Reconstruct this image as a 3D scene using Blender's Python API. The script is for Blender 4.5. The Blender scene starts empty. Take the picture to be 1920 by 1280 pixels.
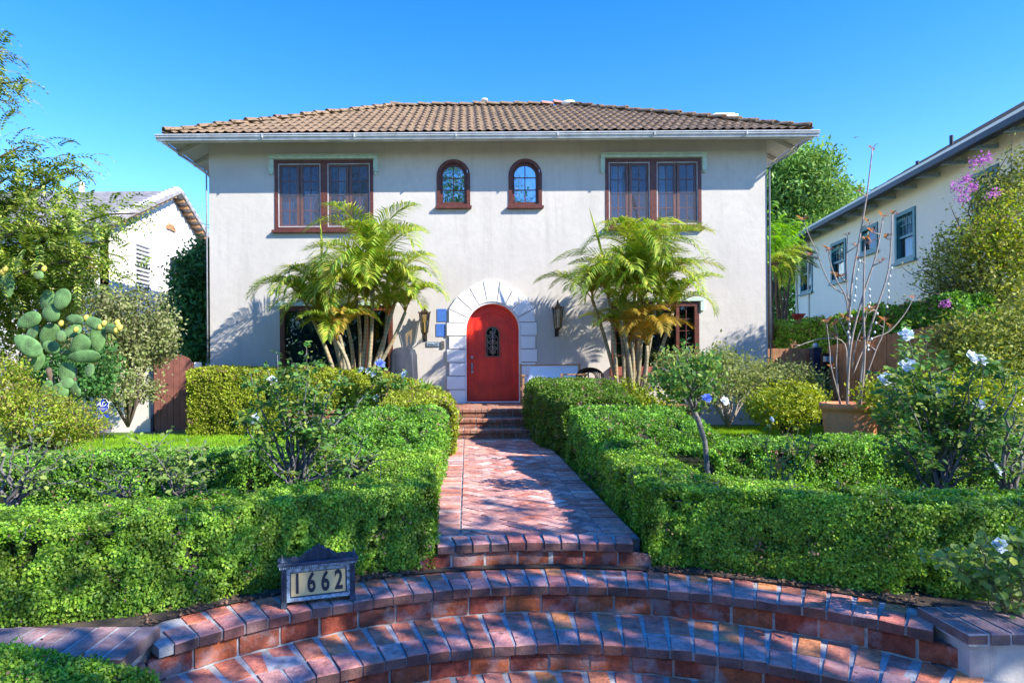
import bpy, math, random
import numpy as np
from mathutils import Vector, Matrix, noise as mnoise
random.seed(7)
rng = np.random.default_rng(7)
scene = bpy.context.scene
COL = scene.collection
PI = math.pi
F = 1200.0; PX = 876.0; PY = 680.0; H = 1.352; ROLL = 0.0067

def U(x, y, Y):
    """photo measurement (x, y) at depth Y -> world point"""
    dx, dy = x - PX, y - PY
    ux, uy = dx - dy * ROLL, dy + dx * ROLL
    return Vector((ux * Y / F, Y, H - uy * Y / F))

# ------------------------------------------------------------------ tags
def tag(o, label=None, cat=None, group=None, kind=None):
    if label: o['label'] = label
    if cat: o['category'] = cat
    if group: o['group'] = group
    if kind: o['kind'] = kind
    return o

def thing(name, label, cat, loc=(0, 0, 0), rz=0, group=None):
    o = bpy.data.objects.new(name, None)
    o.empty_display_size = 0.1
    COL.objects.link(o)
    o.location = loc; o.rotation_euler = (0, 0, rz)
    return tag(o, label, cat, group)

def link(name, me, parent=None):
    o = bpy.data.objects.new(name, me)
    COL.objects.link(o)
    if parent is not None:
        o.parent = parent
    return o

def copy_tree(o, parent=None):
    c = o.copy(); COL.objects.link(c)
    if parent is not None: c.parent = parent
    for ch in list(o.children): copy_tree(ch, c)
    return c

# ------------------------------------------------------------------ mesh builders
class MB:
    def __init__(s): s.v = []; s.f = []; s.m = []; s.mi = 0
    def add(s, vs, fs):
        b = len(s.v); s.v.extend([tuple(p) for p in vs])
        for f in fs: s.f.append(tuple(b + i for i in f)); s.m.append(s.mi)
    def box(s, x0, x1, y0, y1, z0, z1, b=0.0):
        if x1 < x0: x0, x1 = x1, x0
        if y1 < y0: y0, y1 = y1, y0
        if z1 < z0: z0, z1 = z1, z0
        if b <= 0:
            s.add([(x0,y0,z0),(x1,y0,z0),(x1,y1,z0),(x0,y1,z0),(x0,y0,z1),(x1,y0,z1),(x1,y1,z1),(x0,y1,z1)],
                  [(0,3,2,1),(4,5,6,7),(0,1,5,4),(1,2,6,5),(2,3,7,6),(3,0,4,7)])
        else:
            s.prism([(x0,y0),(x1,y0),(x1,y1),(x0,y1)], z0, z1, b, True)
    def obox(s, c, ax, ay, az):
        """oriented box: centre and three half-axis vectors"""
        c, ax, ay, az = Vector(c), Vector(ax), Vector(ay), Vector(az)
        vs = [c + sx*ax + sy*ay + sz*az for sz in (-1,1) for sx, sy in ((-1,-1),(1,-1),(1,1),(-1,1))]
        s.add(vs, [(0,3,2,1),(4,5,6,7),(0,1,5,4),(1,2,6,5),(2,3,7,6),(3,0,4,7)])
    def prism(s, poly, z0, z1, b=0.004, both=False, jit=0.0):
        n = len(poly)
        cx = sum(p[0] for p in poly)/n; cy = sum(p[1] for p in poly)/n
        def ins(p):
            d = math.hypot(p[0]-cx, p[1]-cy) or 1
            k = max(0.0, 1 - 1.3*b/d)
            return (cx+(p[0]-cx)*k, cy+(p[1]-cy)*k)
        tl = [(random.uniform(-jit, jit)) for _ in range(n)]
        rings = []
        if both: rings.append([(*ins(p), z0) for p in poly]); rings.append([(*p, z0+b) for p in poly])
        else: rings.append([(*p, z0) for p in poly])
        rings.append([(p[0], p[1], z1-b+t) for p, t in zip(poly, tl)])
        rings.append([(*ins(p), z1+t) for p, t in zip(poly, tl)])
        vs = [p for r in rings for p in r]; fs = []
        for k in range(len(rings)-1):
            for i in range(n):
                j = (i+1) % n
                fs.append((k*n+i, k*n+j, (k+1)*n+j, (k+1)*n+i))
        fs.append(tuple((len(rings)-1)*n+i for i in range(n)))
        fs.append(tuple(reversed(range(n))))
        s.add(vs, fs)
    def tube(s, pts, rad, n=6, cap=True):
        pts = [Vector(p) for p in pts]
        if not hasattr(rad, '__len__'): rad = [rad]*len(pts)
        rings = []; prev = None
        for i, p in enumerate(pts):
            d = (pts[min(i+1, len(pts)-1)] - pts[max(i-1, 0)])
            if d.length < 1e-9: d = Vector((0,0,1))
            d.normalize()
            if prev is None:
                a = Vector((1,0,0)) if abs(d.x) < .8 else Vector((0,1,0))
                u = d.cross(a).normalized()
            else:
                u = prev - d*prev.dot(d)
                u = u.normalized() if u.length > 1e-6 else d.orthogonal().normalized()
            prev = u; w = d.cross(u)
            rings += [p + (u*math.cos(2*PI*k/n) + w*math.sin(2*PI*k/n))*rad[i] for k in range(n)]
        fs = []
        for i in range(len(pts)-1):
            for k in range(n):
                l = (k+1) % n
                fs.append((i*n+k, i*n+l, (i+1)*n+l, (i+1)*n+k))
        if cap:
            fs.append(tuple(reversed(range(n)))); fs.append(tuple((len(pts)-1)*n+k for k in range(n)))
        s.add(rings, fs)
    def lathe(s, prof, c=(0,0,0), n=20, ax=None):
        c = Vector(c); vs = []; fs = []
        for r, z in prof:
            for k in range(n):
                a = 2*PI*k/n
                vs.append(c + Vector((r*math.cos(a), r*math.sin(a), z)))
        for i in range(len(prof)-1):
            for k in range(n):
                l = (k+1) % n
                fs.append((i*n+k, i*n+l, (i+1)*n+l, (i+1)*n+k))
        fs.append(tuple(reversed(range(n)))); fs.append(tuple((len(prof)-1)*n+k for k in range(n)))
        s.add(vs, fs)
    def ell(s, c, A, B, C, nu=10, nv=7):
        c, A, B, C = Vector(c), Vector(A), Vector(B), Vector(C); vs = []; fs = []
        for i in range(nv+1):
            t = PI*i/nv
            for k in range(nu):
                a = 2*PI*k/nu
                vs.append(c + A*math.sin(t)*math.cos(a) + B*math.sin(t)*math.sin(a) + C*math.cos(t))
        for i in range(nv):
            for k in range(nu):
                l = (k+1) % nu
                fs.append((i*nu+k, (i+1)*nu+k, (i+1)*nu+l, i*nu+l))
        s.add(vs, fs)
    def build(s, name, mat, parent=None, smooth=False):
        me = bpy.data.meshes.new(name)
        me.from_pydata(s.v, [], s.f)
        mats = mat if isinstance(mat, (list, tuple)) else [mat]
        for m in mats: me.materials.append(m)
        if len(mats) > 1: me.polygons.foreach_set('material_index', s.m)
        if smooth: me.polygons.foreach_set('use_smooth', [True]*len(me.polygons))
        me.update()
        return link(name, me, parent)

def np_mesh(name, V, Q, mat, parent=None, extra=None, smooth=False):
    """V (n,3), Q (m,4) quads; extra = MB put in front with material 1"""
    me = bpy.data.meshes.new(name)
    V = np.asarray(V, dtype=np.float32); Q = np.asarray(Q, dtype=np.int32)
    k = Q.shape[1]
    me.vertices.add(len(V)); me.vertices.foreach_set('co', V.ravel())
    me.loops.add(Q.size); me.loops.foreach_set('vertex_index', Q.ravel())
    me.polygons.add(len(Q))
    me.polygons.foreach_set('loop_start', np.arange(len(Q), dtype=np.int32)*k)
    me.polygons.foreach_set('loop_total', np.full(len(Q), k, dtype=np.int32))
    mats = mat if isinstance(mat, (list, tuple)) else [mat]
    for m in mats: me.materials.append(m)
    if smooth: me.polygons.foreach_set('use_smooth', np.ones(len(Q), dtype=bool))
    me.update(calc_edges=True)
    return me if parent == 'mesh' else link(name, me, parent)

def unit(a): return a/np.maximum(np.linalg.norm(a, axis=1, keepdims=True), 1e-9)

def leaves(P, N, L, W, T=None, fold=0.0, bias=1.0, spread=.9):
    """rhombic leaves at P; N outward hint"""
    n = len(P)
    R = rng.normal(size=(n, 3))*spread
    Nn = unit(np.asarray(N)*bias + R)
    if T is None:
        T = rng.normal(size=(n, 3))
    T = unit(T - Nn*np.sum(T*Nn, axis=1, keepdims=True))
    B = np.cross(Nn, T)
    s = (1 + rng.uniform(-.35, .35, size=(n, 1)))
    L = L*s; W = W*s
    V = np.empty((n, 4, 3))
    V[:, 0] = P
    V[:, 1] = P + T*L*.45 + B*W*.5 + Nn*fold*W
    V[:, 2] = P + T*L
    V[:, 3] = P + T*L*.45 - B*W*.5 + Nn*fold*W
    return V.reshape(-1, 3)

def quads(nv): return np.arange(nv, dtype=np.int32).reshape(-1, 4)

def merge(parts):
    """parts = [(V, Q, matindex)] -> one mesh arrays of quads"""
    Vs, Qs, Ms = [], [], []; b = 0
    for V, Q, m in parts:
        Vs.append(V); Qs.append(np.asarray(Q)+b); Ms.append(np.full(len(Q), m, dtype=np.int32)); b += len(V)
    return np.concatenate(Vs), np.concatenate(Qs), np.concatenate(Ms)

def mesh_multi(name, parts, mats, parent=None):
    V, Q, M = merge(parts)
    o = np_mesh(name, V, Q, mats, parent)
    o.data.polygons.foreach_set('material_index', M)
    return o

# 2D outline plate in the XZ plane, with holes, by a filled curve
def plate(outlines, y0, y1, name='plate'):
    cu = bpy.data.curves.new(name, 'CURVE'); cu.dimensions = '2D'; cu.fill_mode = 'BOTH'
    cu.extrude = abs(y1-y0)/2
    for ol in outlines:
        sp = cu.splines.new('POLY'); sp.points.add(len(ol)-1)
        for p, (x, z) in zip(sp.points, ol): p.co = (x, z, 0, 1)
        sp.use_cyclic_u = True
    o = bpy.data.objects.new(name, cu); COL.objects.link(o)
    bpy.context.view_layer.update()
    dg = bpy.context.evaluated_depsgraph_get()
    me = bpy.data.meshes.new_from_object(o.evaluated_get(dg))
    bpy.data.objects.remove(o); bpy.data.curves.remove(cu)
    ym = (y0+y1)/2
    me.transform(Matrix(((1,0,0,0),(0,0,-1,ym),(0,1,0,0),(0,0,0,1))))
    me.materials.clear()
    return me

def add_me(mb, me):
    mb.add([v.co[:] for v in me.vertices], [tuple(p.vertices) for p in me.polygons])
    bpy.data.meshes.remove(me)

def text_mesh(txt, size, ext=.002, font=None, shear=0.0, sx=1.0, bold=0.0):
    cu = bpy.data.curves.new('t', 'FONT'); cu.body = txt; cu.size = size; cu.extrude = ext
    cu.align_x = 'CENTER'; cu.align_y = 'CENTER'; cu.shear = shear; cu.offset = bold
    o = bpy.data.objects.new('t', cu); COL.objects.link(o)
    bpy.context.view_layer.update()
    dg = bpy.context.evaluated_depsgraph_get()
    me = bpy.data.meshes.new_from_object(o.evaluated_get(dg))
    bpy.data.objects.remove(o); bpy.data.curves.remove(cu)
    me.transform(Matrix(((sx,0,0,0),(0,0,-1,0),(0,1,0,0),(0,0,0,1))))
    me.materials.clear()
    return me

def rect(x0, x1, z0, z1): return [(x0,z0),(x1,z0),(x1,z1),(x0,z1)]
def arch(x0, x1, z0, z1, n=20):
    """round-headed outline, z1 = crown"""
    r = (x1-x0)/2; cx = (x0+x1)/2; zs = z1-r
    pts = [(x0, z0), (x1, z0)]
    for k in range(n+1):
        a = PI*k/n
        pts.append((cx + r*math.cos(a), zs + r*math.sin(a)))
    return pts

# ------------------------------------------------------------------ materials
def nt(name):
    m = bpy.data.materials.new(name); m.use_nodes = True
    t = m.node_tree; t.nodes.clear()
    out = t.nodes.new('ShaderNodeOutputMaterial')
    return m, t, out
def node(t, typ, **kw):
    n = t.nodes.new(typ)
    for k, v in kw.items():
        if k in n.inputs.keys(): n.inputs[k].default_value = v
        else: setattr(n, k, v)
    return n
def ramp(t, stops, fac, interp='LINEAR'):
    r = t.nodes.new('ShaderNodeValToRGB'); r.color_ramp.interpolation = interp
    els = r.color_ramp.elements
    els[0].position = stops[0][0]; els[0].color = (*stops[0][1], 1)
    els[1].position = stops[-1][0]; els[1].color = (*stops[-1][1], 1)
    for p, c in stops[1:-1]:
        e = els.new(p); e.color = (*c, 1)
    t.links.new(fac, r.inputs[0]); return r.outputs[0]
def noise_n(t, scale, detail=4, rough=.55, vec=None):
    tc = t.nodes.new('ShaderNodeTexCoord')
    n = t.nodes.new('ShaderNodeTexNoise'); n.inputs['Scale'].default_value = scale
    n.inputs['Detail'].default_value = detail; n.inputs['Roughness'].default_value = rough
    t.links.new(vec if vec else tc.outputs['Object'], n.inputs['Vector'])
    return n.outputs[0]
def mix(t, a, b, fac, mode='MIX'):
    n = t.nodes.new('ShaderNodeMix'); n.data_type = 'RGBA'; n.blend_type = mode
    for sock, v in ((n.inputs[6], a), (n.inputs[7], b)):
        if isinstance(v, tuple): sock.default_value = (*v, 1)
        else: t.links.new(v, sock)
    if isinstance(fac, (int, float)): n.inputs[0].default_value = fac
    else: t.links.new(fac, n.inputs[0])
    return n.outputs[2]
def bsdf(t, col, rough=.6, spec=.4, metal=0, bump=None, bs=.2, bd=.01):
    p = t.nodes.new('ShaderNodeBsdfPrincipled')
    if isinstance(col, tuple): p.inputs['Base Color'].default_value = (*col, 1)
    else: t.links.new(col, p.inputs['Base Color'])
    p.inputs['Roughness'].default_value = rough; p.inputs['Metallic'].default_value = metal
    p.inputs['Specular IOR Level'].default_value = spec
    if bump is not None:
        b = t.nodes.new('ShaderNodeBump'); b.inputs['Strength'].default_value = bs
        b.inputs['Distance'].default_value = bd
        t.links.new(bump, b.inputs['Height']); t.links.new(b.outputs[0], p.inputs['Normal'])
    return p

def M_plain(name, col, rough=.6, metal=0, var=.25, scale=8, bs=.15, spec=.4, bd=.01):
    m, t, out = nt(name)
    n = noise_n(t, scale); n2 = noise_n(t, scale*7, 3)
    d = tuple(c*(1-var) for c in col); l = tuple(min(1, c*(1+var)) for c in col)
    c = ramp(t, [(.3, d), (.7, l)], n)
    p = bsdf(t, c, rough, spec, metal, n2, bs, bd)
    t.links.new(p.outputs[0], out.inputs[0]); return m

def M_leaf(name, cols, trans=.35, clump=3.0, rough=.5, cvar=.5, spec=.2):
    m, t, out = nt(name)
    g = t.nodes.new('ShaderNodeNewGeometry')
    k = len(cols)
    c = ramp(t, [(i/(k-1), cc) for i, cc in enumerate(cols)], g.outputs['Random Per Island'])
    n = noise_n(t, clump, 3)
    hs = t.nodes.new('ShaderNodeMapRange'); hs.inputs[1].default_value = .3; hs.inputs[2].default_value = .7
    hs.inputs[3].default_value = 1-cvar; hs.inputs[4].default_value = 1+cvar
    t.links.new(n, hs.inputs[0])
    h = t.nodes.new('ShaderNodeHueSaturation'); t.links.new(hs.outputs[0], h.inputs['Value'])
    t.links.new(c, h.inputs['Color'])
    p = bsdf(t, h.outputs[0], rough, spec)
    tr = t.nodes.new('ShaderNodeBsdfTranslucent')
    hh = t.nodes.new('ShaderNodeHueSaturation'); hh.inputs['Hue'].default_value = .485
    hh.inputs['Value'].default_value = 1.35; hh.inputs['Saturation'].default_value = 1.1
    t.links.new(h.outputs[0], hh.inputs['Color']); t.links.new(hh.outputs[0], tr.inputs[0])
    mx = t.nodes.new('ShaderNodeMixShader'); mx.inputs[0].default_value = trans
    t.links.new(p.outputs[0], mx.inputs[1]); t.links.new(tr.outputs[0], mx.inputs[2])
    t.links.new(mx.outputs[0], out.inputs[0]); return m

def M_brick(name, cols, white=.5, side_dark=.0, wcol=(.55,.5,.55)):
    m, t, out = nt(name)
    g = t.nodes.new('ShaderNodeNewGeometry')
    k = len(cols)
    c = ramp(t, [(i/(k-1), cc) for i, cc in enumerate(cols)], g.outputs['Random Per Island'])
    n1 = noise_n(t, 14, 6, .7); n2 = noise_n(t, 120, 3, .7); n3 = noise_n(t, 4.5, 6, .65)
    c = mix(t, c, ramp(t, [(.3, (.25,.25,.27)), (.7, (1.6,1.55,1.5))], n1), .7, 'MULTIPLY')
    c = mix(t, c, ramp(t, [(.3, (.6,.6,.6)), (.7, (1.35,1.35,1.35))], n2), .5, 'MULTIPLY')
    w = ramp(t, [(.50, (0,0,0)), (.68, (1,1,1))], n3)
    wm = t.nodes.new('ShaderNodeMath'); wm.operation = 'MULTIPLY'; wm.inputs[1].default_value = white
    t.links.new(w, wm.inputs[0])
    c = mix(t, c, wcol, wm.outputs[0])
    if side_dark > 0:  # faces that don't point up turn darker, patchy by noise
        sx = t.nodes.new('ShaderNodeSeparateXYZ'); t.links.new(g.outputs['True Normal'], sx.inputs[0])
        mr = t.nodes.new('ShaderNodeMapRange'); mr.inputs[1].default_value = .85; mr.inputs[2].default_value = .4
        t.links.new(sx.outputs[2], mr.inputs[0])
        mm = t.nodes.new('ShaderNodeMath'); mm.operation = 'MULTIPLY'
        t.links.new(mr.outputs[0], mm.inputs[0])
        t.links.new(ramp(t, [(.3, (side_dark*.55,)*3), (.6, (side_dark,)*3)], noise_n(t, 7, 5, .7)), mm.inputs[1])
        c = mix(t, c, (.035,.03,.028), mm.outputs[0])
    p = bsdf(t, c, .85, .25, 0, n1, .9, .02)
    t.links.new(p.outputs[0], out.inputs[0]); return m

def M_stucco(name, col, stain=.15, bs=.5):
    m, t, out = nt(name)
    n1 = noise_n(t, .8, 6, .6); n2 = noise_n(t, 60, 4, .6); n3 = noise_n(t, 6, 5)
    c = mix(t, col, tuple(x*(1-stain) for x in col), ramp(t, [(.4,(0,0,0)),(.7,(1,1,1))], n1))
    c = mix(t, c, tuple(x*(1-stain*.7) for x in col), ramp(t, [(.5,(0,0,0)),(.7,(1,1,1))], n3))
    tc = t.nodes.new('ShaderNodeTexCoord'); mp = t.nodes.new('ShaderNodeMapping'); mp.inputs['Scale'].default_value = (5, 5, .35)
    t.links.new(tc.outputs['Object'], mp.inputs[0]); n4 = noise_n(t, 1, 6, .7, mp.outputs[0])
    c = mix(t, c, tuple(x*(1-stain*1.6) for x in col), ramp(t, [(.52,(0,0,0)),(.75,(1,1,1))], n4))
    p = bsdf(t, c, .9, .2, 0, n2, bs, .004)
    b2 = t.nodes.new('ShaderNodeBump'); b2.inputs['Strength'].default_value = .35; b2.inputs['Distance'].default_value = .02
    t.links.new(n3, b2.inputs['Height'])
    bn = p.inputs['Normal'].links[0].from_node; t.links.new(b2.outputs[0], bn.inputs['Normal'])
    t.links.new(p.outputs[0], out.inputs[0]); return m

def M_glass(name, tint=(.55,.65,.7), refl=.22, gcol=(.8,.85,.9)):
    m, t, out = nt(name)
    tr = t.nodes.new('ShaderNodeBsdfTransparent'); tr.inputs[0].default_value = (*tint, 1)
    gl = t.nodes.new('ShaderNodeBsdfGlossy'); gl.inputs['Roughness'].default_value = .015
    gl.inputs[0].default_value = (*gcol, 1)
    n = noise_n(t, 2.2, 2)
    b = t.nodes.new('ShaderNodeBump'); b.inputs['Strength'].default_value = .12; b.inputs['Distance'].default_value = .02
    t.links.new(n, b.inputs['Height']); t.links.new(b.outputs[0], gl.inputs['Normal'])
    lw = t.nodes.new('ShaderNodeLayerWeight'); lw.inputs[0].default_value = .25
    ad = t.nodes.new('ShaderNodeMath'); ad.operation = 'ADD'; ad.inputs[1].default_value = refl; ad.use_clamp = True
    t.links.new(lw.outputs['Fresnel'], ad.inputs[0])
    mx = t.nodes.new('ShaderNodeMixShader'); t.links.new(ad.outputs[0], mx.inputs[0])
    t.links.new(tr.outputs[0], mx.inputs[1]); t.links.new(gl.outputs[0], mx.inputs[2])
    t.links.new(mx.outputs[0], out.inputs[0]); return m

def M_screen(name, f=.22, col=(.5,.5,.52)):
    m, t, out = nt(name)
    tr = t.nodes.new('ShaderNodeBsdfTransparent'); d = t.nodes.new('ShaderNodeBsdfDiffuse'); d.inputs[0].default_value = (*col, 1)
    mx = t.nodes.new('ShaderNodeMixShader'); mx.inputs[0].default_value = f
    t.links.new(tr.outputs[0], mx.inputs[1]); t.links.new(d.outputs[0], mx.inputs[2])
    t.links.new(mx.outputs[0], out.inputs[0]); return m

M = {}
M['stucco'] = M_stucco('house_stucco', (.585,.54,.475), .12, .8)
M['white'] = M_stucco('white_stone_paint', (.86,.85,.83), .04, .25)
M['soffit'] = M_plain('soffit_paint', (.6,.57,.5), .7, 0, .08)
M['gutter'] = M_plain('gutter_paint', (.54,.54,.54), .4, 0, .2, 5)
M['brown'] = M_plain('brown_window_paint', (.115,.035,.02), .4, 0, .3, 12)
M['mint'] = M_plain('pale_green_trim', (.5,.62,.52), .5, 0, .12)
M['red'] = None
M['glass'] = M_glass('window_glass', (.42,.56,.66), .05)
M['glass_dark'] = M_glass('dark_window_glass', (.3,.45,.6), .06, (.5,.7,.9))
M['screen'] = M_screen('insect_screen', .10, (.5,.48,.52))
M['curtain'] = M_plain('curtain_cloth', (.72,.73,.76), .9, 0, .1)
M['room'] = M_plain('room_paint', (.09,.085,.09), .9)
M['iron'] = M_plain('wrought_iron', (.03,.028,.028), .45, .6, .4)
M['bronze'] = M_plain('aged_bronze', (.10,.07,.04), .4, .8, .4, 20)
M['amber'] = M_glass('amber_glass', (.75,.62,.35), .12)
M['mortar'] = M_plain('mortar', (.43,.42,.41), .95, 0, .3, 20, .5)
M['mortar_dark'] = M_plain('worn_mortar', (.25,.235,.23), .95, 0, .45, 12, .6)
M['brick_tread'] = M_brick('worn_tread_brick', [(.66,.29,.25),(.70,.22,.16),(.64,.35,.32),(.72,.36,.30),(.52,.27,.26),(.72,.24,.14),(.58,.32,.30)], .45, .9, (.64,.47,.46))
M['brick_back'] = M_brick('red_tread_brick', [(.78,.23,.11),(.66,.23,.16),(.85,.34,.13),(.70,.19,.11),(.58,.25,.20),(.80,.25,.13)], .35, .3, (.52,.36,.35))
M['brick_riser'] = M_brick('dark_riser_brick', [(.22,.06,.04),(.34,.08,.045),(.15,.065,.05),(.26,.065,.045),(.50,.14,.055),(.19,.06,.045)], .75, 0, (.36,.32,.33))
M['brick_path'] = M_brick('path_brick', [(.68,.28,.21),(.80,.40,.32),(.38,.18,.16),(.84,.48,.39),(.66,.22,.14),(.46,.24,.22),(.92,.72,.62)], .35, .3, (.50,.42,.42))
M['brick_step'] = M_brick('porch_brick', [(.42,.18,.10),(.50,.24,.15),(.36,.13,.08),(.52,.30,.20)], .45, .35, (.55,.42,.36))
M['soil'] = M_plain('garden_soil', (.075,.055,.04), .95, 0, .5, 9, .8)
M['turf'] = M_plain('lawn_turf', (.08,.15,.025), .9, 0, .35, 6, .5)
M['paving'] = M_plain('grey_paving', (.20,.19,.18), .9, 0, .25, 4, .4)
M['grassblade'] = M_leaf('grass_blade', [(.16,.36,.02),(.26,.48,.03),(.34,.52,.05)], .45, 1.5, .6, .25)
M['box_near'] = M_leaf('boxwood_leaf', [(.06,.16,.02),(.18,.36,.03),(.33,.55,.05),(.12,.27,.03),(.50,.66,.10)], .28, 5, .45, .5, .3)
M['box_far'] = M_leaf('dark_hedge_leaf', [(.05,.15,.03),(.12,.29,.04),(.20,.42,.045),(.30,.50,.06)], .28, 4, .5, .45, .25)
M['box_gold'] = M_leaf('privet_leaf', [(.14,.19,.015),(.30,.38,.03),(.46,.50,.07),(.20,.27,.03)], .35, 3, .5, .35)
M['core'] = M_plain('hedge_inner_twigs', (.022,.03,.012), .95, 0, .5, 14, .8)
M['rose_leaf'] = M_leaf('rose_leaf', [(.05,.14,.03),(.09,.24,.05),(.17,.30,.06),(.30,.36,.07)], .35, 6, .5, .35, .2)
M['rose_pale'] = M_leaf('rose_leaf_pale', [(.16,.28,.07),(.27,.38,.08),(.14,.26,.08),(.36,.42,.10)], .35, 6, .45, .3)
M['cane'] = M_plain('grey_rose_cane', (.17,.16,.155), .85, 0, .45, 30, .6)
M['cane_g'] = M_plain('green_rose_cane', (.16,.17,.09), .7, 0, .4, 20)
M['petal'] = M_leaf('white_petal', [(.80,.84,.88),(.72,.78,.86)], .25, 3, .6, .05)
M['blue'] = M_leaf('blue_petal', [(.16,.24,.70),(.22,.32,.8)], .3, 3, .6, .1)
M['palm'] = M_leaf('palm_leaflet', [(.10,.24,.02),(.22,.38,.04),(.36,.48,.06),(.58,.55,.10),(.17,.32,.03)], .40, 1.6, .4, .45, .3)
M['palm_y'] = M_leaf('yellow_palm_leaflet', [(.38,.34,.05),(.48,.28,.05),(.42,.40,.08)], .4, 2, .45, .3)
M['palm_stem'] = None
M['tree_l'] = M_leaf('compound_tree_leaf', [(.055,.12,.02),(.10,.19,.025),(.34,.44,.07),(.55,.60,.16)], .38, 1.2, .45, .4, .25)
M['tree_r'] = M_leaf('bright_tree_leaf', [(.10,.22,.04),(.18,.34,.07),(.30,.45,.11)], .35, .8, .5, .45)
M['tree_lime'] = M_leaf('lime_tree_leaf', [(.14,.34,.03),(.24,.48,.05)], .45, 1, .5, .25)
M['dark_tree'] = M_leaf('dark_tree_leaf', [(.03,.11,.035),(.07,.19,.05),(.12,.28,.07)], .3, 1.5, .4, .5)
M['vine'] = M_leaf('vine_leaf', [(.12,.17,.04),(.24,.27,.10),(.36,.35,.18),(.16,.24,.05),(.46,.44,.28)], .25, 1.6, .5, .5)
M['ground_cover'] = M_leaf('ground_cover_leaf', [(.12,.22,.02),(.24,.34,.03),(.38,.42,.05),(.28,.19,.10)], .35, 2, .5, .35)
M['dry'] = M_leaf('dry_leaf', [(.22,.13,.08),(.32,.20,.13),(.16,.10,.06)], .2, 4, .7, .3)
M['shrub'] = M_leaf('pale_shrub_leaf', [(.13,.19,.05),(.24,.29,.08),(.34,.36,.15),(.18,.25,.05)], .35, 3, .5, .35)
M['olive_leaf'] = M_leaf('bougainvillea_leaf', [(.13,.18,.03),(.25,.29,.05),(.40,.42,.08),(.17,.20,.06)], .3, 1.3, .5, .5)
M['magenta'] = M_leaf('bougainvillea_flower', [(.48,.14,.45),(.60,.26,.52)], .35, 2, .6, .1)
M['plum_leaf'] = M_leaf('copper_young_leaf', [(.42,.15,.06),(.52,.27,.10),(.34,.12,.08),(.55,.40,.18)], .3, 2, .4, .2)
M['plum_stem'] = M_plain('grey_plumeria_stem', (.33,.27,.23), .8, 0, .25, 12)
M['canna'] = M_leaf('canna_leaf', [(.18,.38,.04),(.28,.46,.06)], .4, 2, .35, .2)
M['cactus'] = M_plain('cactus_pad', (.11,.23,.07), .7, 0, .5, 9, .5)
M['spine'] = M_plain('cactus_spines', (.42,.40,.26), .8)
M['fruit'] = M_plain('cactus_fruit', (.62,.50,.10), .5, 0, .2, 10)
M['bark'] = M_plain('tree_bark', (.12,.09,.065), .9, 0, .4, 14, .8)
M['terracotta'] = None
M['cover'] = M_plain('grill_cover_cloth', (.035,.04,.055), .6, 0, .2, 3, .1)
M['canvas'] = M_plain('white_canvas', (.72,.74,.80), .9, 0, .04, 3)
M['teak'] = M_plain('teak', (.40,.22,.10), .6, 0, .25, 14)
M['gate_red'] = M_plain('faded_red_gate_paint', (.26,.095,.07), .7, 0, .22, 5, .3)
M['wall_cream'] = M_stucco('cream_stucco', (.74,.66,.58), .06)
M['wall_nbr'] = M_stucco('neighbour_white_stucco', (.80,.76,.72), .04)
M['wall_nbr2'] = M_stucco('neighbour_cream_stucco', (.84,.77,.62), .05)
M['teal'] = M_plain('teal_window_paint', (.04,.17,.20), .45, 0, .2)
M['dark_eave'] = M_plain('dark_eave_paint', (.018,.022,.035), .5, 0, .3)
M['fence'] = M_plain('cedar_fence', (.34,.16,.075), .75, 0, .25, 5, .3)
M['navy_metal'] = M_plain('dark_blue_metal', (.03,.045,.09), .4, .3, .2)
M['sign_blue'] = M_plain('sign_blue', (.012,.05,.55), .35, 0, .05)
M['sign_white'] = M_plain('sign_white', (.8,.8,.8), .5, 0, .02)
M['square_blue'] = M_plain('flat_blue', (.06,.16,.46), .4, 0, .1)
M['pewter'] = M_plain('painted_pewter', (.045,.065,.10), .5, .2, .45, 25, .5)
M['pewter_l'] = M_plain('pale_painted_metal', (.30,.40,.47), .5, .1, .75, 40, .5)
M['parchment'] = M_plain('number_panel', (.70,.55,.27), .6, 0, .08, 6)
M['digit'] = M_plain('digit_paint', (.02,.03,.05), .5, 0, .1)
M['wire'] = M_plain('wire_insulation', (.03,.05,.08), .6)
M['shingle'] = M_plain('grey_roof_tile', (.30,.28,.28), .8, 0, .3, 5, .5)
M['ridge_grey'] = M_plain('grey_ridge_tile', (.42,.41,.44), .8, 0, .2, 5, .5)
M['chrome'] = M_plain('door_hardware', (.45,.45,.45), .3, .9, .2)

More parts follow.
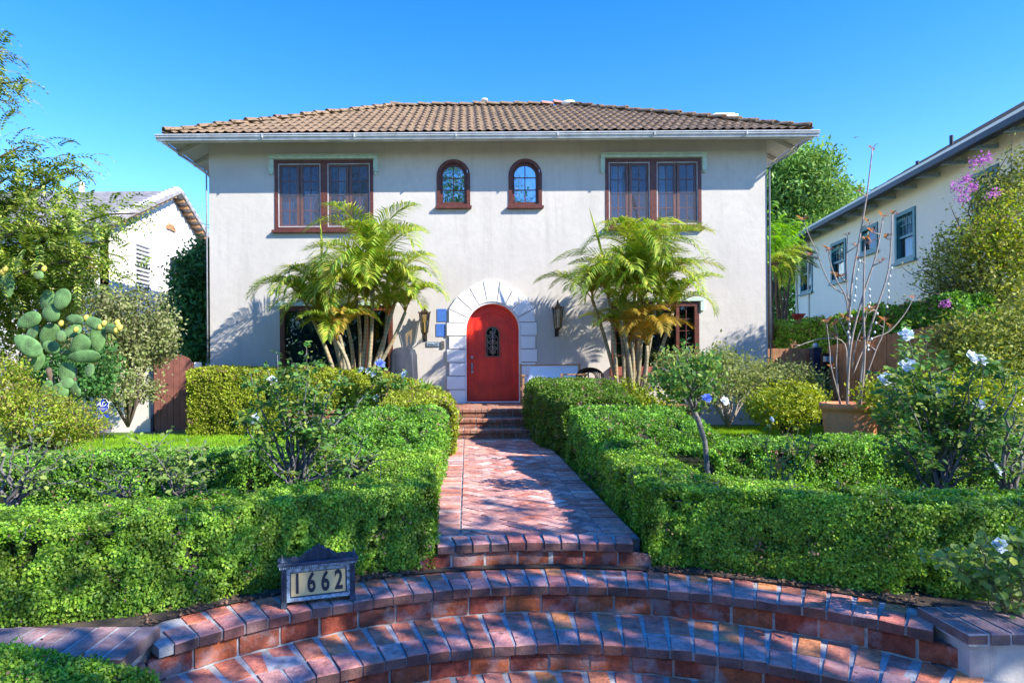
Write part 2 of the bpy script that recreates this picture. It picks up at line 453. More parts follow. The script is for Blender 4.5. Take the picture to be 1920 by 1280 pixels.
def door_mat():
    m, t, out = nt('red_door_paint')
    tc = t.nodes.new('ShaderNodeTexCoord'); mp = t.nodes.new('ShaderNodeMapping'); mp.inputs['Scale'].default_value = (30, 30, 1.2)
    t.links.new(tc.outputs['Object'], mp.inputs[0])
    g = noise_n(t, 1, 5, .6, mp.outputs[0]); n = noise_n(t, 2.5, 4)
    c = ramp(t, [(.3,(.70,.018,.008)),(.7,(.92,.05,.016))], g)
    c = mix(t, c, (.46,.015,.014), ramp(t, [(.45,(0,0,0)),(.7,(.8,.8,.8))], n))
    p = bsdf(t, c, .38, .5, 0, g, .15, .003); t.links.new(p.outputs[0], out.inputs[0]); return m
M['red'] = door_mat()
def stem_mat():
    m, t, out = nt('ringed_palm_stem')
    tc = t.nodes.new('ShaderNodeTexCoord'); sx = t.nodes.new('ShaderNodeSeparateXYZ'); t.links.new(tc.outputs['Object'], sx.inputs[0])
    mm = t.nodes.new('ShaderNodeMath'); mm.operation = 'MULTIPLY'; mm.inputs[1].default_value = 13; t.links.new(sx.outputs[2], mm.inputs[0])
    fr = t.nodes.new('ShaderNodeMath'); fr.operation = 'FRACT'; t.links.new(mm.outputs[0], fr.inputs[0])
    n = noise_n(t, 3, 4)
    c = ramp(t, [(.3,(.20,.15,.07)),(.5,(.34,.30,.20)),(.7,(.42,.26,.11))], n)
    c = mix(t, c, (.10,.07,.045), ramp(t, [(0,(1,1,1)),(.18,(0,0,0))], fr.outputs[0]))
    p = bsdf(t, c, .6, .3, 0, fr.outputs[0], .4, .01); t.links.new(p.outputs[0], out.inputs[0]); return m
M['palm_stem'] = stem_mat()
def terra_mat():
    m, t, out = nt('stained_terracotta')
    n = noise_n(t, 3.2, 6, .65); n2 = noise_n(t, 30, 3)
    c = ramp(t, [(.48,(.72,.26,.12)),(.58,(.58,.24,.12)),(.66,(.28,.21,.13)),(.78,(.19,.17,.12))], n)
    p = bsdf(t, c, .85, .2, 0, n2, .4, .01); t.links.new(p.outputs[0], out.inputs[0]); return m
M['terracotta'] = terra_mat()
def tile_mat(name, cols):
    m, t, out = nt(name)
    n = noise_n(t, 1.3, 5, .7); n2 = noise_n(t, 14, 5, .7); n3 = noise_n(t, 45, 3)
    c = ramp(t, [(.28, cols[0]), (.45, cols[1]), (.58, cols[2]), (.72, cols[3])], n2)
    c = mix(t, c, (.10,.07,.05), ramp(t, [(.5,(0,0,0)),(.75,(.7,.7,.7))], n))
    p = bsdf(t, c, .85, .2, 0, n3, .4, .01); t.links.new(p.outputs[0], out.inputs[0]); return m
M['tile'] = tile_mat('clay_roof_tile', [(.11,.07,.045),(.22,.145,.085),(.31,.22,.13),(.17,.12,.08)])
M['tile_red'] = M_plain('red_clay', (.26,.07,.045), .8, 0, .35, 12, .4)
M['tile_pink'] = M_plain('newer_clay', (.50,.24,.16), .8, 0, .15, 12, .4)
SUN = 3.25; SKY = .15; SKYSAT = 1.42; SKYHUE = .517; EXPO = 1.62
# ================================================================== parenting in world coordinates
def world_of(o):
    m = o.matrix_basis.copy()
    if o.parent is not None:
        m = world_of(o.parent) @ o.matrix_parent_inverse @ m
    return m
def link(name, me, parent=None):
    o = bpy.data.objects.new(name, me)
    COL.objects.link(o)
    if parent is not None:
        o.parent = parent
        o.matrix_parent_inverse = world_of(parent).inverted()
    return o

FY = 13.95
def fx(x, y=400): return U(x, y, FY).x
def fz(y, x=876): return U(x, y, FY).z

# ------------------------------------------------------------------ house shell
house = thing('stucco_house', 'two-storey cream stucco house with brown tiled hip roof and arched red front door', 'house', (0.5, FY, 0))
WX0, WX1, WZ = -5.60, 6.555, 6.36
DX = 0.56
door_open = arch(DX-.605, DX+.605, .485, U(924, 566.4, FY).z, 28)
holes = []
def WIN(xa, xb, ya, yb):
    xm = (xa+xb)/2; a = U(xa, (ya+yb)/2, FY).x; b = U(xb, (ya+yb)/2, FY).x
    return a, b, U(xm, yb, FY).z, U(xm, ya, FY).z     # x0 x1 zbottom ztop
w_ul = WIN(515, 700, 300, 432); w_ur = WIN(1135, 1315, 297, 427)
w_ll = WIN(525, 737, 574, 702); w_lr = WIN(1147, 1311, 566, 697)
a_l = WIN(819, 881.5, 299, 387); a_r = WIN(953.5, 1016, 298, 387)
outl = [rect(WX0, WX1, -.3, WZ), door_open] + [rect(*w) for w in (w_ul, w_ur, w_ll, w_lr)] + [arch(*a) for a in (a_l, a_r)]
mb = MB(); add_me(mb, plate(outl, FY, FY+.22))
mb.box(WX0, WX0+.2, FY+.22, 21.2, -.3, WZ); mb.box(WX1-.2, WX1, FY+.22, 21.2, -.3, WZ)
mb.box(WX0, WX1, 21.2, 21.4, -.3, WZ)
mb.build('wall', M['stucco'], house)
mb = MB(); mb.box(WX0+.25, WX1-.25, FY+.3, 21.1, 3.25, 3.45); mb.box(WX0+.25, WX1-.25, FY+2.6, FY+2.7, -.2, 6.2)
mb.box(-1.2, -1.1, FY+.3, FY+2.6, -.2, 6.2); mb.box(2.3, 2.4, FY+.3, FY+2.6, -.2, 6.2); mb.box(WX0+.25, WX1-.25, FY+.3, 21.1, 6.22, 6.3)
mb.build('interior_wall', M['room'], house)

M['pewter_grey'] = M_plain('grey_pipe', (.25,.26,.28), .5)
# downspouts at both front corners
for xx in (WX0-.045, WX1+.045):
    sx = -1 if xx < 0 else 1; mb = MB(); mb.tube([(xx+sx*.58, FY-.15, 6.0), (xx+sx*.56, FY-.12, 5.88), (xx+sx*.06, FY-.04, 5.62), (xx+sx*.0, FY-.03, 5.5), (xx, FY-.03, .05)], .018, 8)
    mb.build('downspout', M['pewter_grey'], house, True)

# ------------------------------------------------------------------ roof
EX0, EX1, EY0, EY1, EZ = -6.30, 7.20, 13.30, 22.0, 6.14
PITCH = .523; RUN = 4.35
RX0, RX1, RY, RZ = EX0+RUN, EX1-RUN, EY0+RUN, EZ+RUN*PITCH
slope_len = math.hypot(RUN, RUN*PITCH)
def tile_slope(origin, ax, inward, length, hipped=True):
    ox = Vector(origin); ax = Vector(ax); inw = Vector(inward)
    up = (inw + Vector((0,0,PITCH))).normalized(); nrm = ax.cross(up)
    if nrm.z < 0: nrm = -nrm
    per = .188; nx = int(length/per)*8; dx = length/nx
    ncourse = 11; ex = slope_len/ncourse
    ss = []
    for k in range(ncourse): ss += [(k, 0.0), (k, .5), (k, .985)]
    V = []; idx = {}
    jit = {}
    for j, (k, f) in enumerate(ss):
        s = (k+f)*ex
        for i in range(nx+1):
            x = i*dx
            col = int(x/per + .5)
            if (col, k) not in jit: jit[(col, k)] = random.uniform(-.006, .006)
            ph = 2*PI*x/per
            h = .023*(max(math.cos(ph), -.45)) + .026*(1-f) + jit[(col, k)] + .015
            h -= .012*math.cos(ph)*(1-f) if False else 0
            V.append(ox + ax*x + up*(s - .02*math.cos(ph)*(1 if f == 0 else 0)) + nrm*h)
    fs = []
    for j in range(len(ss)-1):
        s = (ss[j][0]+ss[j][1])*ex; run = s*RUN/slope_len
        for i in range(nx):
            x = (i+.5)*dx
            if x < run-.02 or x > length-run+.02: continue
            a = j*(nx+1)+i
            fs.append((a, a+1, a+nx+2, a+nx+1))
    return V, fs
mb = MB()
V, fs = tile_slope((EX0, EY0, EZ), (1,0,0), (0,1,0), EX1-EX0); mb.add(V, fs)
V, fs = tile_slope((EX0, EY1, EZ), (0,-1,0), (1,0,0), EY1-EY0); mb.add(V, fs)
V, fs = tile_slope((EX1, EY0, EZ), (0,1,0), (-1,0,0), EY1-EY0); mb.add(V, fs)
V, fs = tile_slope((EX1, EY1, EZ), (-1,0,0), (0,-1,0), EX1-EX0); mb.add(V, fs)
# deck just below the tiles
e = .005
c0, c1, c2, c3 = (EX0+e,EY0+e,EZ-.06),(EX1-e,EY0+e,EZ-.06),(EX1-e,EY1-e,EZ-.06),(EX0+e,EY1-e,EZ-.06)
r0, r1 = (RX0,RY,RZ-.06),(RX1,RY,RZ-.06)
mb.add([c0,c1,c2,c3,r0,r1], [(0,1,5,4),(2,3,4,5),(1,2,5),(3,0,4)])
roof = mb.build('roof', M['tile'], house)
def caps(p0, p1, n, mat, name='ridge_cap', r=.085, skip=()):
    p0, p1 = Vector(p0), Vector(p1); mb = MB(); d = (p1-p0)/n; dn = d.normalized()
    side = dn.cross(Vector((0,0,1))).normalized(); upv = side.cross(dn)
    for k in range(n):
        if k in skip: continue
        rr = r*random.uniform(.94, 1.08); off = upv*random.uniform(-.008, .012)
        vs = []
        tilt = random.uniform(-.015, .02)
        for q, (t, rad, lift) in enumerate(((-.02, rr*1.06, .026+tilt), (1.0, rr*.92, .0))):
            c = p0 + d*(k+t) + upv*lift + off
            for thick in (0, .022):
                for a in range(9):
                    an = PI*a/8
                    vs.append(c + side*math.cos(an)*(rad-thick)*1.15 + upv*(math.sin(an)*(rad-thick) - .02))
        fs = []
        for a in range(8):
            fs.append((a, a+1, 18+a+1, 18+a)); fs.append((9+a+1, 9+a, 27+a, 27+a+1))
            fs.append((a+1, a, 9+a, 9+a+1)); fs.append((18+a, 18+a+1, 27+a+1, 27+a))
        mb.add(vs, fs)
    return mb.build(name, mat, roof)
caps((EX0+.03, EY0+.03, EZ+.06), (RX0, RY, RZ+.04), 17, M['tile'])
caps((EX1-.03, EY0+.03, EZ+.06), (RX1, RY, RZ+.04), 17, M['tile'])
caps((EX0, EY1, EZ+.06), (RX0, RY, RZ+.04), 17, M['tile'])
caps((EX1, EY1, EZ+.06), (RX1, RY, RZ+.04), 17, M['tile'])
caps((RX0-.1, RY, RZ+.04), (RX1-.75, RY, RZ+.04), 11, M['tile'])
o = caps((RX1-.75, RY, RZ+.045), (RX1-.1, RY, RZ+.045), 2, M['tile_pink']); tag(o, 'newer pink ridge tiles')
mb = MB(); mb.ell((RX1-.02, RY-.05, RZ+.06), (.2,0,0), (0,.12,0), (.02,0,.07)); mb.ell((RX1+.12, RY-.08, RZ+.0), (.12,0,0), (0,.1,0), (0,0,.06))
mb.build('mortar_patch', M['white'], roof, True)
mb = MB(); mb.lathe([(.07,RZ-.1),(.07,RZ+.17),(.10,RZ+.17),(.10,RZ+.21),(.0,RZ+.23)], (.52, RY+.05, 0), 12); mb.build('vent_pipe', M['white'], roof, True)
# clay filler row under the front tiles
mb = MB()
n = 66
for i in range(n):
    x = EX0+.06 + (EX1-EX0-.12)*(i+.5)/n
    mb.ell((x, EY0+.045, EZ-.02+random.uniform(-.006,.008)), (.085,0,0), (0,.045,0), (0,0,.042), 8, 5)
mb.build('eave_closure', M['tile_red'], roof, True)
# gutters: a stepped box profile around front and sides
def gutter_run(p0, p1, out):
    p0, p1, out = Vector(p0), Vector(p1), Vector(out); mb = MB()
    prof = [(0,-.115),(.06,-.115),(.075,-.075),(.10,-.055),(.105,-.025),(.12,-.018),(.12,0),(.105,0),(.095,-.015),(.06,-.09),(0,-.09)]
    vs = []
    for p in (p0, p1):
        for o_, z_ in prof: vs.append(p + out*o_ + Vector((0,0,z_)))
    m = len(prof); fs = [(i, (i+1) % m, m+(i+1) % m, m+i) for i in range(m)]
    fs += [tuple(range(m)), tuple(reversed(range(m, 2*m)))]
    mb.add(vs, fs); return mb
g = gutter_run((EX0-.11, EY0+.01, EZ-.035), (EX1+.11, EY0+.01, EZ-.035), (0,-1,0))
g.box(EX0-.002, EX1+.002, EY0+.012, EY0+.04, EZ-.17, EZ-.06)
for xx in (-4.2, -2.3, -.2, 1.9, 3.9, 5.8): g.box(xx-.008, xx+.008, EY0-.113, EY0-.05, EZ-.12, EZ-.03)
g.build('gutter', M['gutter'], house)
for s, xe in ((-1, EX0), (1, EX1)):
    g = gutter_run((xe-s*.01, EY0-.0, EZ-.036), (xe-s*.01, EY1, EZ-.036), (s,0,0)); g.build('gutter', M['gutter'], house)
# boarded soffits with rafters
mb = MB()
for s, xw, xe in ((-1, WX0, EX0), (1, WX1, EX1)):
    nb = 7
    for i in range(nb):
        a = i/nb; b = (i+.96)/nb
        for t0, t1 in ((a, b),):
            xa, xb = xe+(xw-xe)*t0, xe+(xw-xe)*t1
            za, zb = EZ-.1+abs(xa-xe)*PITCH, EZ-.1+abs(xb-xe)*PITCH
            ya_, yb_ = EY0+.04+abs(xa-xe), EY0+.04+abs(xb-xe); mb.add([(xa,ya_,za),(xb,yb_,zb),(xb,EY1,zb),(xa,EY1,za),(xa,ya_,za+.02),(xb,yb_,zb+.02),(xb,EY1,zb+.02),(xa,EY1,za+.02)],
                   [(0,1,2,3),(4,7,6,5),(0,4,5,1),(3,2,6,7),(0,3,7,4),(1,5,6,2)])
mb.add([(EX0+.05,EY0+.05,EZ-.08),(EX1-.05,EY0+.05,EZ-.08),(WX1,FY,EZ-.08+.65*PITCH),(WX0,FY,EZ-.08+.65*PITCH)], [(0,1,2,3)])
mb.build('soffit', M['soffit'], house)
for s, xw, xe in ((-1, WX0, EX0), (1, WX1, EX1)):
    for y in [EY0+.75+.8*i for i in range(10)]:
        mb = MB(); z0, z1 = EZ-.17, EZ-.17+abs(xw-xe)*PITCH
        mb.add([(xe,y-.04,z0-.03),(xw,y-.04,z1-.06),(xw,y+.04,z1-.06),(xe,y+.04,z0-.03),(xe,y-.04,z0+.06),(xw,y-.04,z1+.06),(xw,y+.04,z1+.06),(xe,y+.04,z0+.06)],
               [(0,3,2,1),(4,5,6,7),(0,1,5,4),(1,2,6,5),(2,3,7,6),(3,0,4,7)])
        mb.build('rafter', M['soffit'], house)
    # hip rafter
    mb = MB(); a = Vector((xe, EY0+.02, EZ-.15)); b = Vector((xw, FY, EZ-.15+.65*PITCH)); d = (b-a); pz = Vector((0,0,.05)); px = d.cross(pz).normalized()*.045
    mb.obox((a+b)/2, d/2, px, pz); mb.build('rafter', M['soffit'], house)
# chimney
mb = MB(); cx = 6.62
mb.box(cx-.30, cx+.30, 16.3, 17.0, 5.5, 7.56); mb.box(cx-.32, cx+.32, 16.28, 17.02, 7.56, 7.64); mb.box(cx-.25, cx+.25, 16.33, 16.97, 7.64, 7.68)
mb.build('chimney', M['white'], house)

# ------------------------------------------------------------------ windows
def add_frame(mb, x0, x1, z0, z1, w, y0, y1, wb=None):
    wb = wb or w
    mb.box(x0, x0+w, y0, y1, z0, z1); mb.box(x1-w, x1, y0, y1, z0, z1)
    mb.box(x0+w, x1-w, y0+.001, y1-.001, z1-w, z1); mb.box(x0+w, x1-w, y0+.001, y1-.001, z0, z0+wb)
def curtain(x0, x1, z0, z1, y, parent, gather=0.0, amp=.025, waves=9):
    mb = MB(); n = 60; rows = 8; vs = []
    for j in range(rows+1):
        t = j/rows; z = z1+(z0-z1)*t
        pull = gather*math.sin(PI*min(1, t*1.1))*.5
        for i in range(n+1):
            u = i/n
            x = x0+(x1-x0)*(u*(1-pull))
            vs.append((x, y+amp*math.sin(u*waves*2*PI+.4*math.sin(t*3))*(0.6+.4*t), z))
    fs = [(j*(n+1)+i, j*(n+1)+i+1, (j+1)*(n+1)+i+1, (j+1)*(n+1)+i) for j in range(rows) for i in range(n)]
    mb.add(vs, fs); mb.build('curtain', M['curtain'], parent, True)
def casement_window(w, hood=True, cfg='left', parent=house, upper=True):
    x0, x1, z0, z1 = w; xm = (x0+x1)/2
    f = MB(); add_frame(f, x0, x1, z0, z1, .075, FY-.012, FY+.12)
    f.box(xm-.075, xm+.075, FY-.006, FY+.12, z0+.075, z1-.075)
    win = f.build('window', M['brown'], parent)
    s = MB(); s.prism([(x0-.05, FY-.09),(x1+.05, FY-.09),(x1+.05, FY-.001),(x0-.05, FY-.001)], z0-.055, z0+.004, .008, True); s.build('sill', M['brown'], win)
    for a, b in ((x0+.075, xm-.075), (xm+.075, x1-.075)):
        c = (a+b)/2
        for l, r in ((a, c-.004), (c+.004, b)):
            sm = MB(); zz0, zz1 = z0+.08, z1-.08
            add_frame(sm, l+.01, r-.01, zz0, zz1, .055, FY+.05, FY+.09)
            m = (l+r)/2
            sm.box(m-.009, m+.009, FY+.06, FY+.085, zz0+.055, zz1-.055)
            for k in (1, 2, 3):
                zc = zz0+.055+(zz1-zz0-.11)*k/4
                sm.box(l+.065, r-.065, FY+.062, FY+.083, zc-.009, zc+.009)
            sm.build('sash', M['brown'], win)
            g = MB(); g.add([(l+.06,FY+.075,zz0+.05),(r-.06,FY+.075,zz0+.05),(r-.06,FY+.075,zz1-.05),(l+.06,FY+.075,zz1-.05)], [(0,1,2,3)])
            g.build('pane', M['glass'], win)
        sc = MB(); sc.add([(a,FY+.015,z0+.075),(b,FY+.015,z0+.075),(b,FY+.015,z1-.075),(a,FY+.015,z1-.075)], [(0,1,2,3)])
        sc.build('insect_screen', M['screen'], win)
        sf = MB(); add_frame(sf, a+.002, b-.002, z0+.077, z1-.077, .018, FY+.008, FY+.02); sf.build('screen_frame', M['gutter'], win)
    if hood:
        hd = MB(); hd.box(x0-.10, x1+.10, FY-.06, FY-.001, z1+.012, z1+.085, .01); hd.box(x0-.12, x1+.12, FY-.075, FY-.001, z1+.087, z1+.11)
        for xx in (x0-.06, x1+.06):
            hd.box(xx-.045, xx+.045, FY-.05, FY-.002, z1-.27, z1+.011, .008)
            hd.lathe([(.03,0),(.04,.03),(.012,.06)], (xx, FY-.03, z1-.325), 8)
            for k in range(5): hd.box(xx-.05, xx+.05, FY-.056, FY-.003, z1-.24+k*.05, z1-.225+k*.05)
        n = 60
        for k in range(n):
            xx = x0-.09+(x1-x0+.18)*(k+.5)/n; hd.box(xx-.011, xx+.011, FY-.068, FY-.061, z1+.055, z1+.082)
        hd.build('hood_moulding', M['mint'], win)
    return win
win = casement_window(w_ul)
x0, x1, z0, z1 = w_ul
curtain(x0+.12, x0+.42, z0+.02, z1-.85, FY+.22, win, .7, .03, 5); curtain(x0+.58, x0+.95, z0+.02, z1-.6, FY+.3, win, .9, .03, 5); curtain(x0+1.36, x0+1.55, z0, z1, FY+.24, win, .1, .03, 3); curtain(x1-.42, x1-.25, z0, z1-.75, FY+.25, win, .3, .03, 3)
win = casement_window(w_ur)
x0, x1, z0, z1 = w_ur
curtain(x0+.06, x0+.42, z0, z1, FY+.2, win, 0, .035, 6); curtain(x1-.85, x1-.70, z0, z1, FY+.24, win, .1, .03, 3)
lx = U(1190, 345, FY+.9)
mb = MB(); mb.lathe([(.02,.35),(.05,.33),(.05,.28),(.16,.22),(.20,.12),(.14,.04),(.03,0)], (lx.x, lx.y, lx.z-.1), 14); mb.tube([(lx.x,lx.y,lx.z+.2),(lx.x,lx.y,6.2)], .012)
mb.build('ceiling_light', M['amber'], house, True)
# arched windows
for w in (a_l, a_r):
    x0, x1, z0, z1 = w
    f = MB(); add_me(f, plate([arch(x0, x1, z0, z1), arch(x0+.075, x1-.075, z0+.05, z1-.075)], FY-.02, FY+.03))
    add_me(f, plate([arch(x0+.01, x1-.01, z0+.01, z1-.01), arch(x0+.13, x1-.13, z0+.10, z1-.13)], FY+.031, FY+.10))
    win = f.build('arched_window', M['brown'], house)
    s = MB(); s.prism([(x0-.03,FY-.09),(x1+.03,FY-.09),(x1+.03,FY-.001),(x0-.03,FY-.001)], z0-.06, z0+.003, .008, True); s.build('sill', M['brown'], win)
    m = (x0+x1)/2; sm = MB(); sm.box(m-.009, m+.009, FY+.05, FY+.08, z0+.1, z1-.13)
    for k in (1, 2): zc = z0+.1+(z1-z0-.23)*k/3; sm.box(x0+.13, x1-.13, FY+.052, FY+.078, zc-.009, zc+.009)
    sm.build('muntin', M['brown'], win)
    g = MB(); add_me(g, plate([arch(x0+.12, x1-.12, z0+.09, z1-.12)], FY+.066, FY+.070)); g.build('pane', M_glass('mirror_window_glass', (.25,.3,.33), .5) if w is a_l else bpy.data.materials['mirror_window_glass'], win)
    h = MB(); h.box(x1-.07, x1-.05, FY-.035, FY-.02, z1-.30, z1-.24); h.build('latch', M['chrome'], win)
# lower left: one wide picture window
x0, x1, z0, z1 = w_ll
f = MB(); add_frame(f, x0, x1, z0, z1, .10, FY-.012, FY+.12); f.box(x1-.62, x1-.55, FY+.0, FY+.11, z0+.1, z1-.1)
win = f.build('picture_window', M['brown'], house)
g = MB(); g.add([(x0+.1,FY+.07,z0+.1),(x1-.1,FY+.07,z0+.1),(x1-.1,FY+.07,z1-.1),(x0+.1,FY+.07,z1-.1)], [(0,1,2,3)]); g.build('pane', M['glass_dark'], win)
bl = MB(); bl.box(x0+.05, x1-.64, FY+.26, FY+.27, z0, z1); bl.build('reflection_backing', M_plain('dark_blue_reflection', (.02,.07,.12), .8), win)  # added backing sheet; its dark blue stands in for the reflection in the glass
hd = MB(); hd.box(x0-.1, x1+.1, FY-.06, FY-.001, z1+.012, z1+.09, .01); hd.box(x0-.05, x1+.05, FY-.09, FY-.001, z0-.06, z0+.003); hd.build('hood_moulding', M['mint'], win)
# lower right: wide window, small panes at its left end
x0, x1, z0, z1 = w_lr
f = MB(); add_frame(f, x0, x1, z0, z1, .10, FY-.012, FY+.12); f.box(x0+.42, x0+.5, FY+.0, FY+.11, z0+.1, z1-.1); f.box(x1-.5, x1-.43, FY+.0, FY+.11, z0+.1, z1-.1)
win = f.build('picture_window', M['brown'], house)
sm = MB()
for a, b in ((x0+.1, x0+.42), (x1-.43, x1-.1)):
    sm.box((a+b)/2-.008, (a+b)/2+.008, FY+.045, FY+.068, z0+.1, z1-.1)
    for k in range(1, 5): zc = z0+.1+(z1-z0-.2)*k/5; sm.box(a, b, FY+.047, FY+.066, zc-.008, zc+.008)
sm.build('muntin', M['brown'], win)
g = MB(); g.add([(x0+.1,FY+.075,z0+.1),(x1-.1,FY+.075,z0+.1),(x1-.1,FY+.075,z1-.1),(x0+.1,FY+.075,z1-.1)], [(0,1,2,3)]); g.build('pane', M['glass_dark'], win)
s = MB(); s.prism([(x0-.05,FY-.12),(x1+.05,FY-.12),(x1+.05,FY-.001),(x0-.05,FY-.001)], z0-.07, z0+.12, .01, True); s.build('sill', M_plain('red_sill_paint', (.30,.09,.06), .6), win)
hd = MB(); hd.box(x0-.1, x1+.1, FY-.06, FY-.001, z1+.012, z1+.09, .01)
for xx in (x0-.06, x1+.06): hd.box(xx-.04, xx+.04, FY-.05, FY-.002, z1-.2, z1+.011)
hd.build('hood_moulding', M['mint'], win)

# ------------------------------------------------------------------ door, reveal, stone surround
zt = door_open[2][1]
r = .605; top = U(924, 566.4, FY).z; spring = top - r
dy = FY+.20
surround = MB()
out_pts = [U(x, y, FY) for x, y in ((841.6,579.7),(857,557),(879.6,540),(905,527),(937,526.5),(961,542.5),(983,556.6),(1000.6,579.7))]
cx = DX; R_in = .61
def inner(ax): return (cx+R_in*math.cos(ax), spring+R_in*math.sin(ax))
def wedge(mb, poly, y0, y1, b=.006):
    n = len(poly); mx = sum(p[0] for p in poly)/n; mz = sum(p[1] for p in poly)/n
    q = [(mx+(p[0]-mx)*.95, mz+(p[1]-mz)*.95) for p in poly]
    mb.add([(p[0], y0, p[1]) for p in q]+[(p[0], y0+b, p[1]) for p in poly]+[(p[0], y1, p[1]) for p in poly],
           [tuple(range(n))]+[(i,(i+n),(i+1)%n+n,(i+1)%n) for i in range(n)]+[(i+n,i+2*n,(i+1)%n+2*n,(i+1)%n+n) for i in range(n)])
angs = [math.atan2(p.z-spring, p.x-cx) for p in out_pts]
for i in range(len(out_pts)-1):
    a0, a1 = angs[i]-.011, angs[i+1]+.011
    p0, p1 = out_pts[i], out_pts[i+1]
    s0 = Vector((cx+math.cos(a0)*(Vector((p0.x-cx,p0.z-spring)).length), spring+math.sin(a0)*(Vector((p0.x-cx,p0.z-spring)).length)))
    s1 = Vector((cx+math.cos(a1)*(Vector((p1.x-cx,p1.z-spring)).length), spring+math.sin(a1)*(Vector((p1.x-cx,p1.z-spring)).length)))
    arc = [inner(a1+(a0-a1)*k/5) for k in range(6)]
    wedge(surround, [tuple(s0), tuple(s1)]+arc, FY-.055, FY-.001)
rows = [579.7, 605, 630, 654.7, 679.4, 704.6, 730, 757]
for i in range(len(rows)-1):
    for sgn in (-1, 1):
        xo = (U(841.6 if sgn < 0 else 1000.6, 590, FY).x)
        xo += (-.05 if i % 2 == 1 else 0.0)*(-sgn)*-1 if sgn > 0 else (-.05 if i % 2 == 1 else 0)
        if sgn > 0: xo = U(1003.0, 590, FY).x + (.035 if i % 2 else 0)
        z1_, z0_ = U(876, rows[i], FY).z-.009, U(876, rows[i+1], FY).z+.009
        def xin(z): return cx+sgn*(math.sqrt(max(R_in**2-(z-spring)**2, .01)) if z > spring else R_in)
        zs = [z0_+(z1_-z0_)*k/3 for k in range(4)]
        zt1 = z1_
        if i == 0:
            ag = angs[0] if sgn < 0 else angs[-1]; zt1 = spring+R_in*math.sin(ag)-.006; op = out_pts[0 if sgn < 0 else -1]; xo1 = op.x; z1_ = op.z-.006
        else: xo1 = xo
        zs = [z0_+(zt1-z0_)*k/3 for k in range(4)]
        poly = [(xo, z0_)] + [(xin(z), z) for z in zs] + [(xo1, z1_)]
        if sgn > 0: poly = [(xo, z0_), (xo1, z1_)] + [(xin(z), z) for z in reversed(zs)]
        wedge(surround, poly, FY-.055, FY-.001)
surround.build('door_surround', M['white'], house)
# reveal lining: thin white arch
rv = MB(); add_me(rv, plate([arch(DX-.604, DX+.604, .486, top-.001), arch(DX-.575, DX+.575, .50, top-.03)], FY-.03, FY+.2)); rv.build('door_reveal', M['white'], house)
# red frame and door leaf
fr = MB(); add_me(fr, plate([arch(DX-.575, DX+.575, .50, top-.031, 28), arch(DX-.535, DX+.535, .515, top-.075, 28)], dy-.03, dy+.03))
fr.build('door_frame', M['red'], house)
df = MB()
dx0, dx1, dz0, dz1 = DX-.532, DX+.532, .52, top-.078
pan = arch(DX-.37, DX+.37, .86, dz1-.14, 28)
add_me(df, plate([arch(dx0, dx1, dz0, dz1, 28), pan], dy-.008, dy+.02))
add_me(df, plate([arch(DX-.395, DX+.395, .835, dz1-.115, 28), arch(DX-.372, DX+.372, .858, dz1-.138, 28)], dy-.022, dy-.0085))
gr = arch(DX-.13, DX+.14, U(920,667,dy).z, U(920,614,dy).z, 16)
add_me(df, plate([arch(DX-.385, DX+.385, .845, dz1-.125, 28), gr], dy+.021, dy+.03))
df.box(dx0+.02, dx1-.02, dy-.012, dy-.0085, .53, .545)
door = df.build('front_door', M['red'], house)
gx0, gx1, gz0, gz1 = DX-.13, DX+.14, U(920,667,dy).z, U(920,614,dy).z
gm = MB(); add_me(gm, plate([arch(gx0-.025, gx1+.025, gz0-.025, gz1+.025), arch(gx0, gx1, gz0, gz1)], dy-.03, dy+.004)); gm.build('grille_frame', M_plain('carved_wood', (.20,.10,.07), .6), door)
gi = MB(); gcx = (gx0+gx1)/2
gi.tube([(gcx, dy-.028, gz0), (gcx, dy-.028, gz1)], .011)
def scroll(cx_, cz_, r_, s, t0=0, turns=1.3):
    pts = []
    for k in range(26):
        t = k/25; a = t0+s*t*turns*2*PI; rr = r_*(1-.8*t)
        pts.append((cx_+rr*math.cos(a), dy-.022, cz_+rr*math.sin(a)))
    gi.tube(pts, .009, 5)
for sg in (-1, 1):
    for cz_ in (.17, .30, .43): scroll(gcx+sg*.055, gz0+cz_, .055, sg, PI/2)
    for cz_ in (.08, .52): scroll(gcx+sg*.04, gz0+cz_, .035, -sg, -PI/2)
    gi.tube([(gcx+sg*.11, dy-.022, gz0), (gcx+sg*.11, dy-.022, gz0+.42)], .006)
gi.build('grille', M_plain('grey_bronze_grille', (.30,.24,.20), .5, .3), door, True)
gg = MB(); add_me(gg, plate([gr], dy+.031, dy+.034)); gg.build('pane', M['glass_dark'], door)
hm = MB(); hx = DX-.455
for zz, rr in ((U(884,670,dy).z, .032), (U(884,683,dy).z, .022), (U(884,697,dy).z, .03)):
    hm.ell((hx, dy-.03, zz), (rr,0,0), (0,.02,0), (0,0,rr*1.2))
hm.box(hx-.022, hx+.022, dy-.02, dy-.0085, U(884,698,dy).z, U(884,680,dy).z, .004)
hm.tube([(hx, dy-.02, U(884,682,dy).z), (hx+.01, dy-.07, U(884,686,dy).z), (hx+.005, dy-.07, U(884,692,dy).z), (hx, dy-.02, U(884,697,dy).z)], .01)
hm.build('door_handle', M['chrome'], door, True)

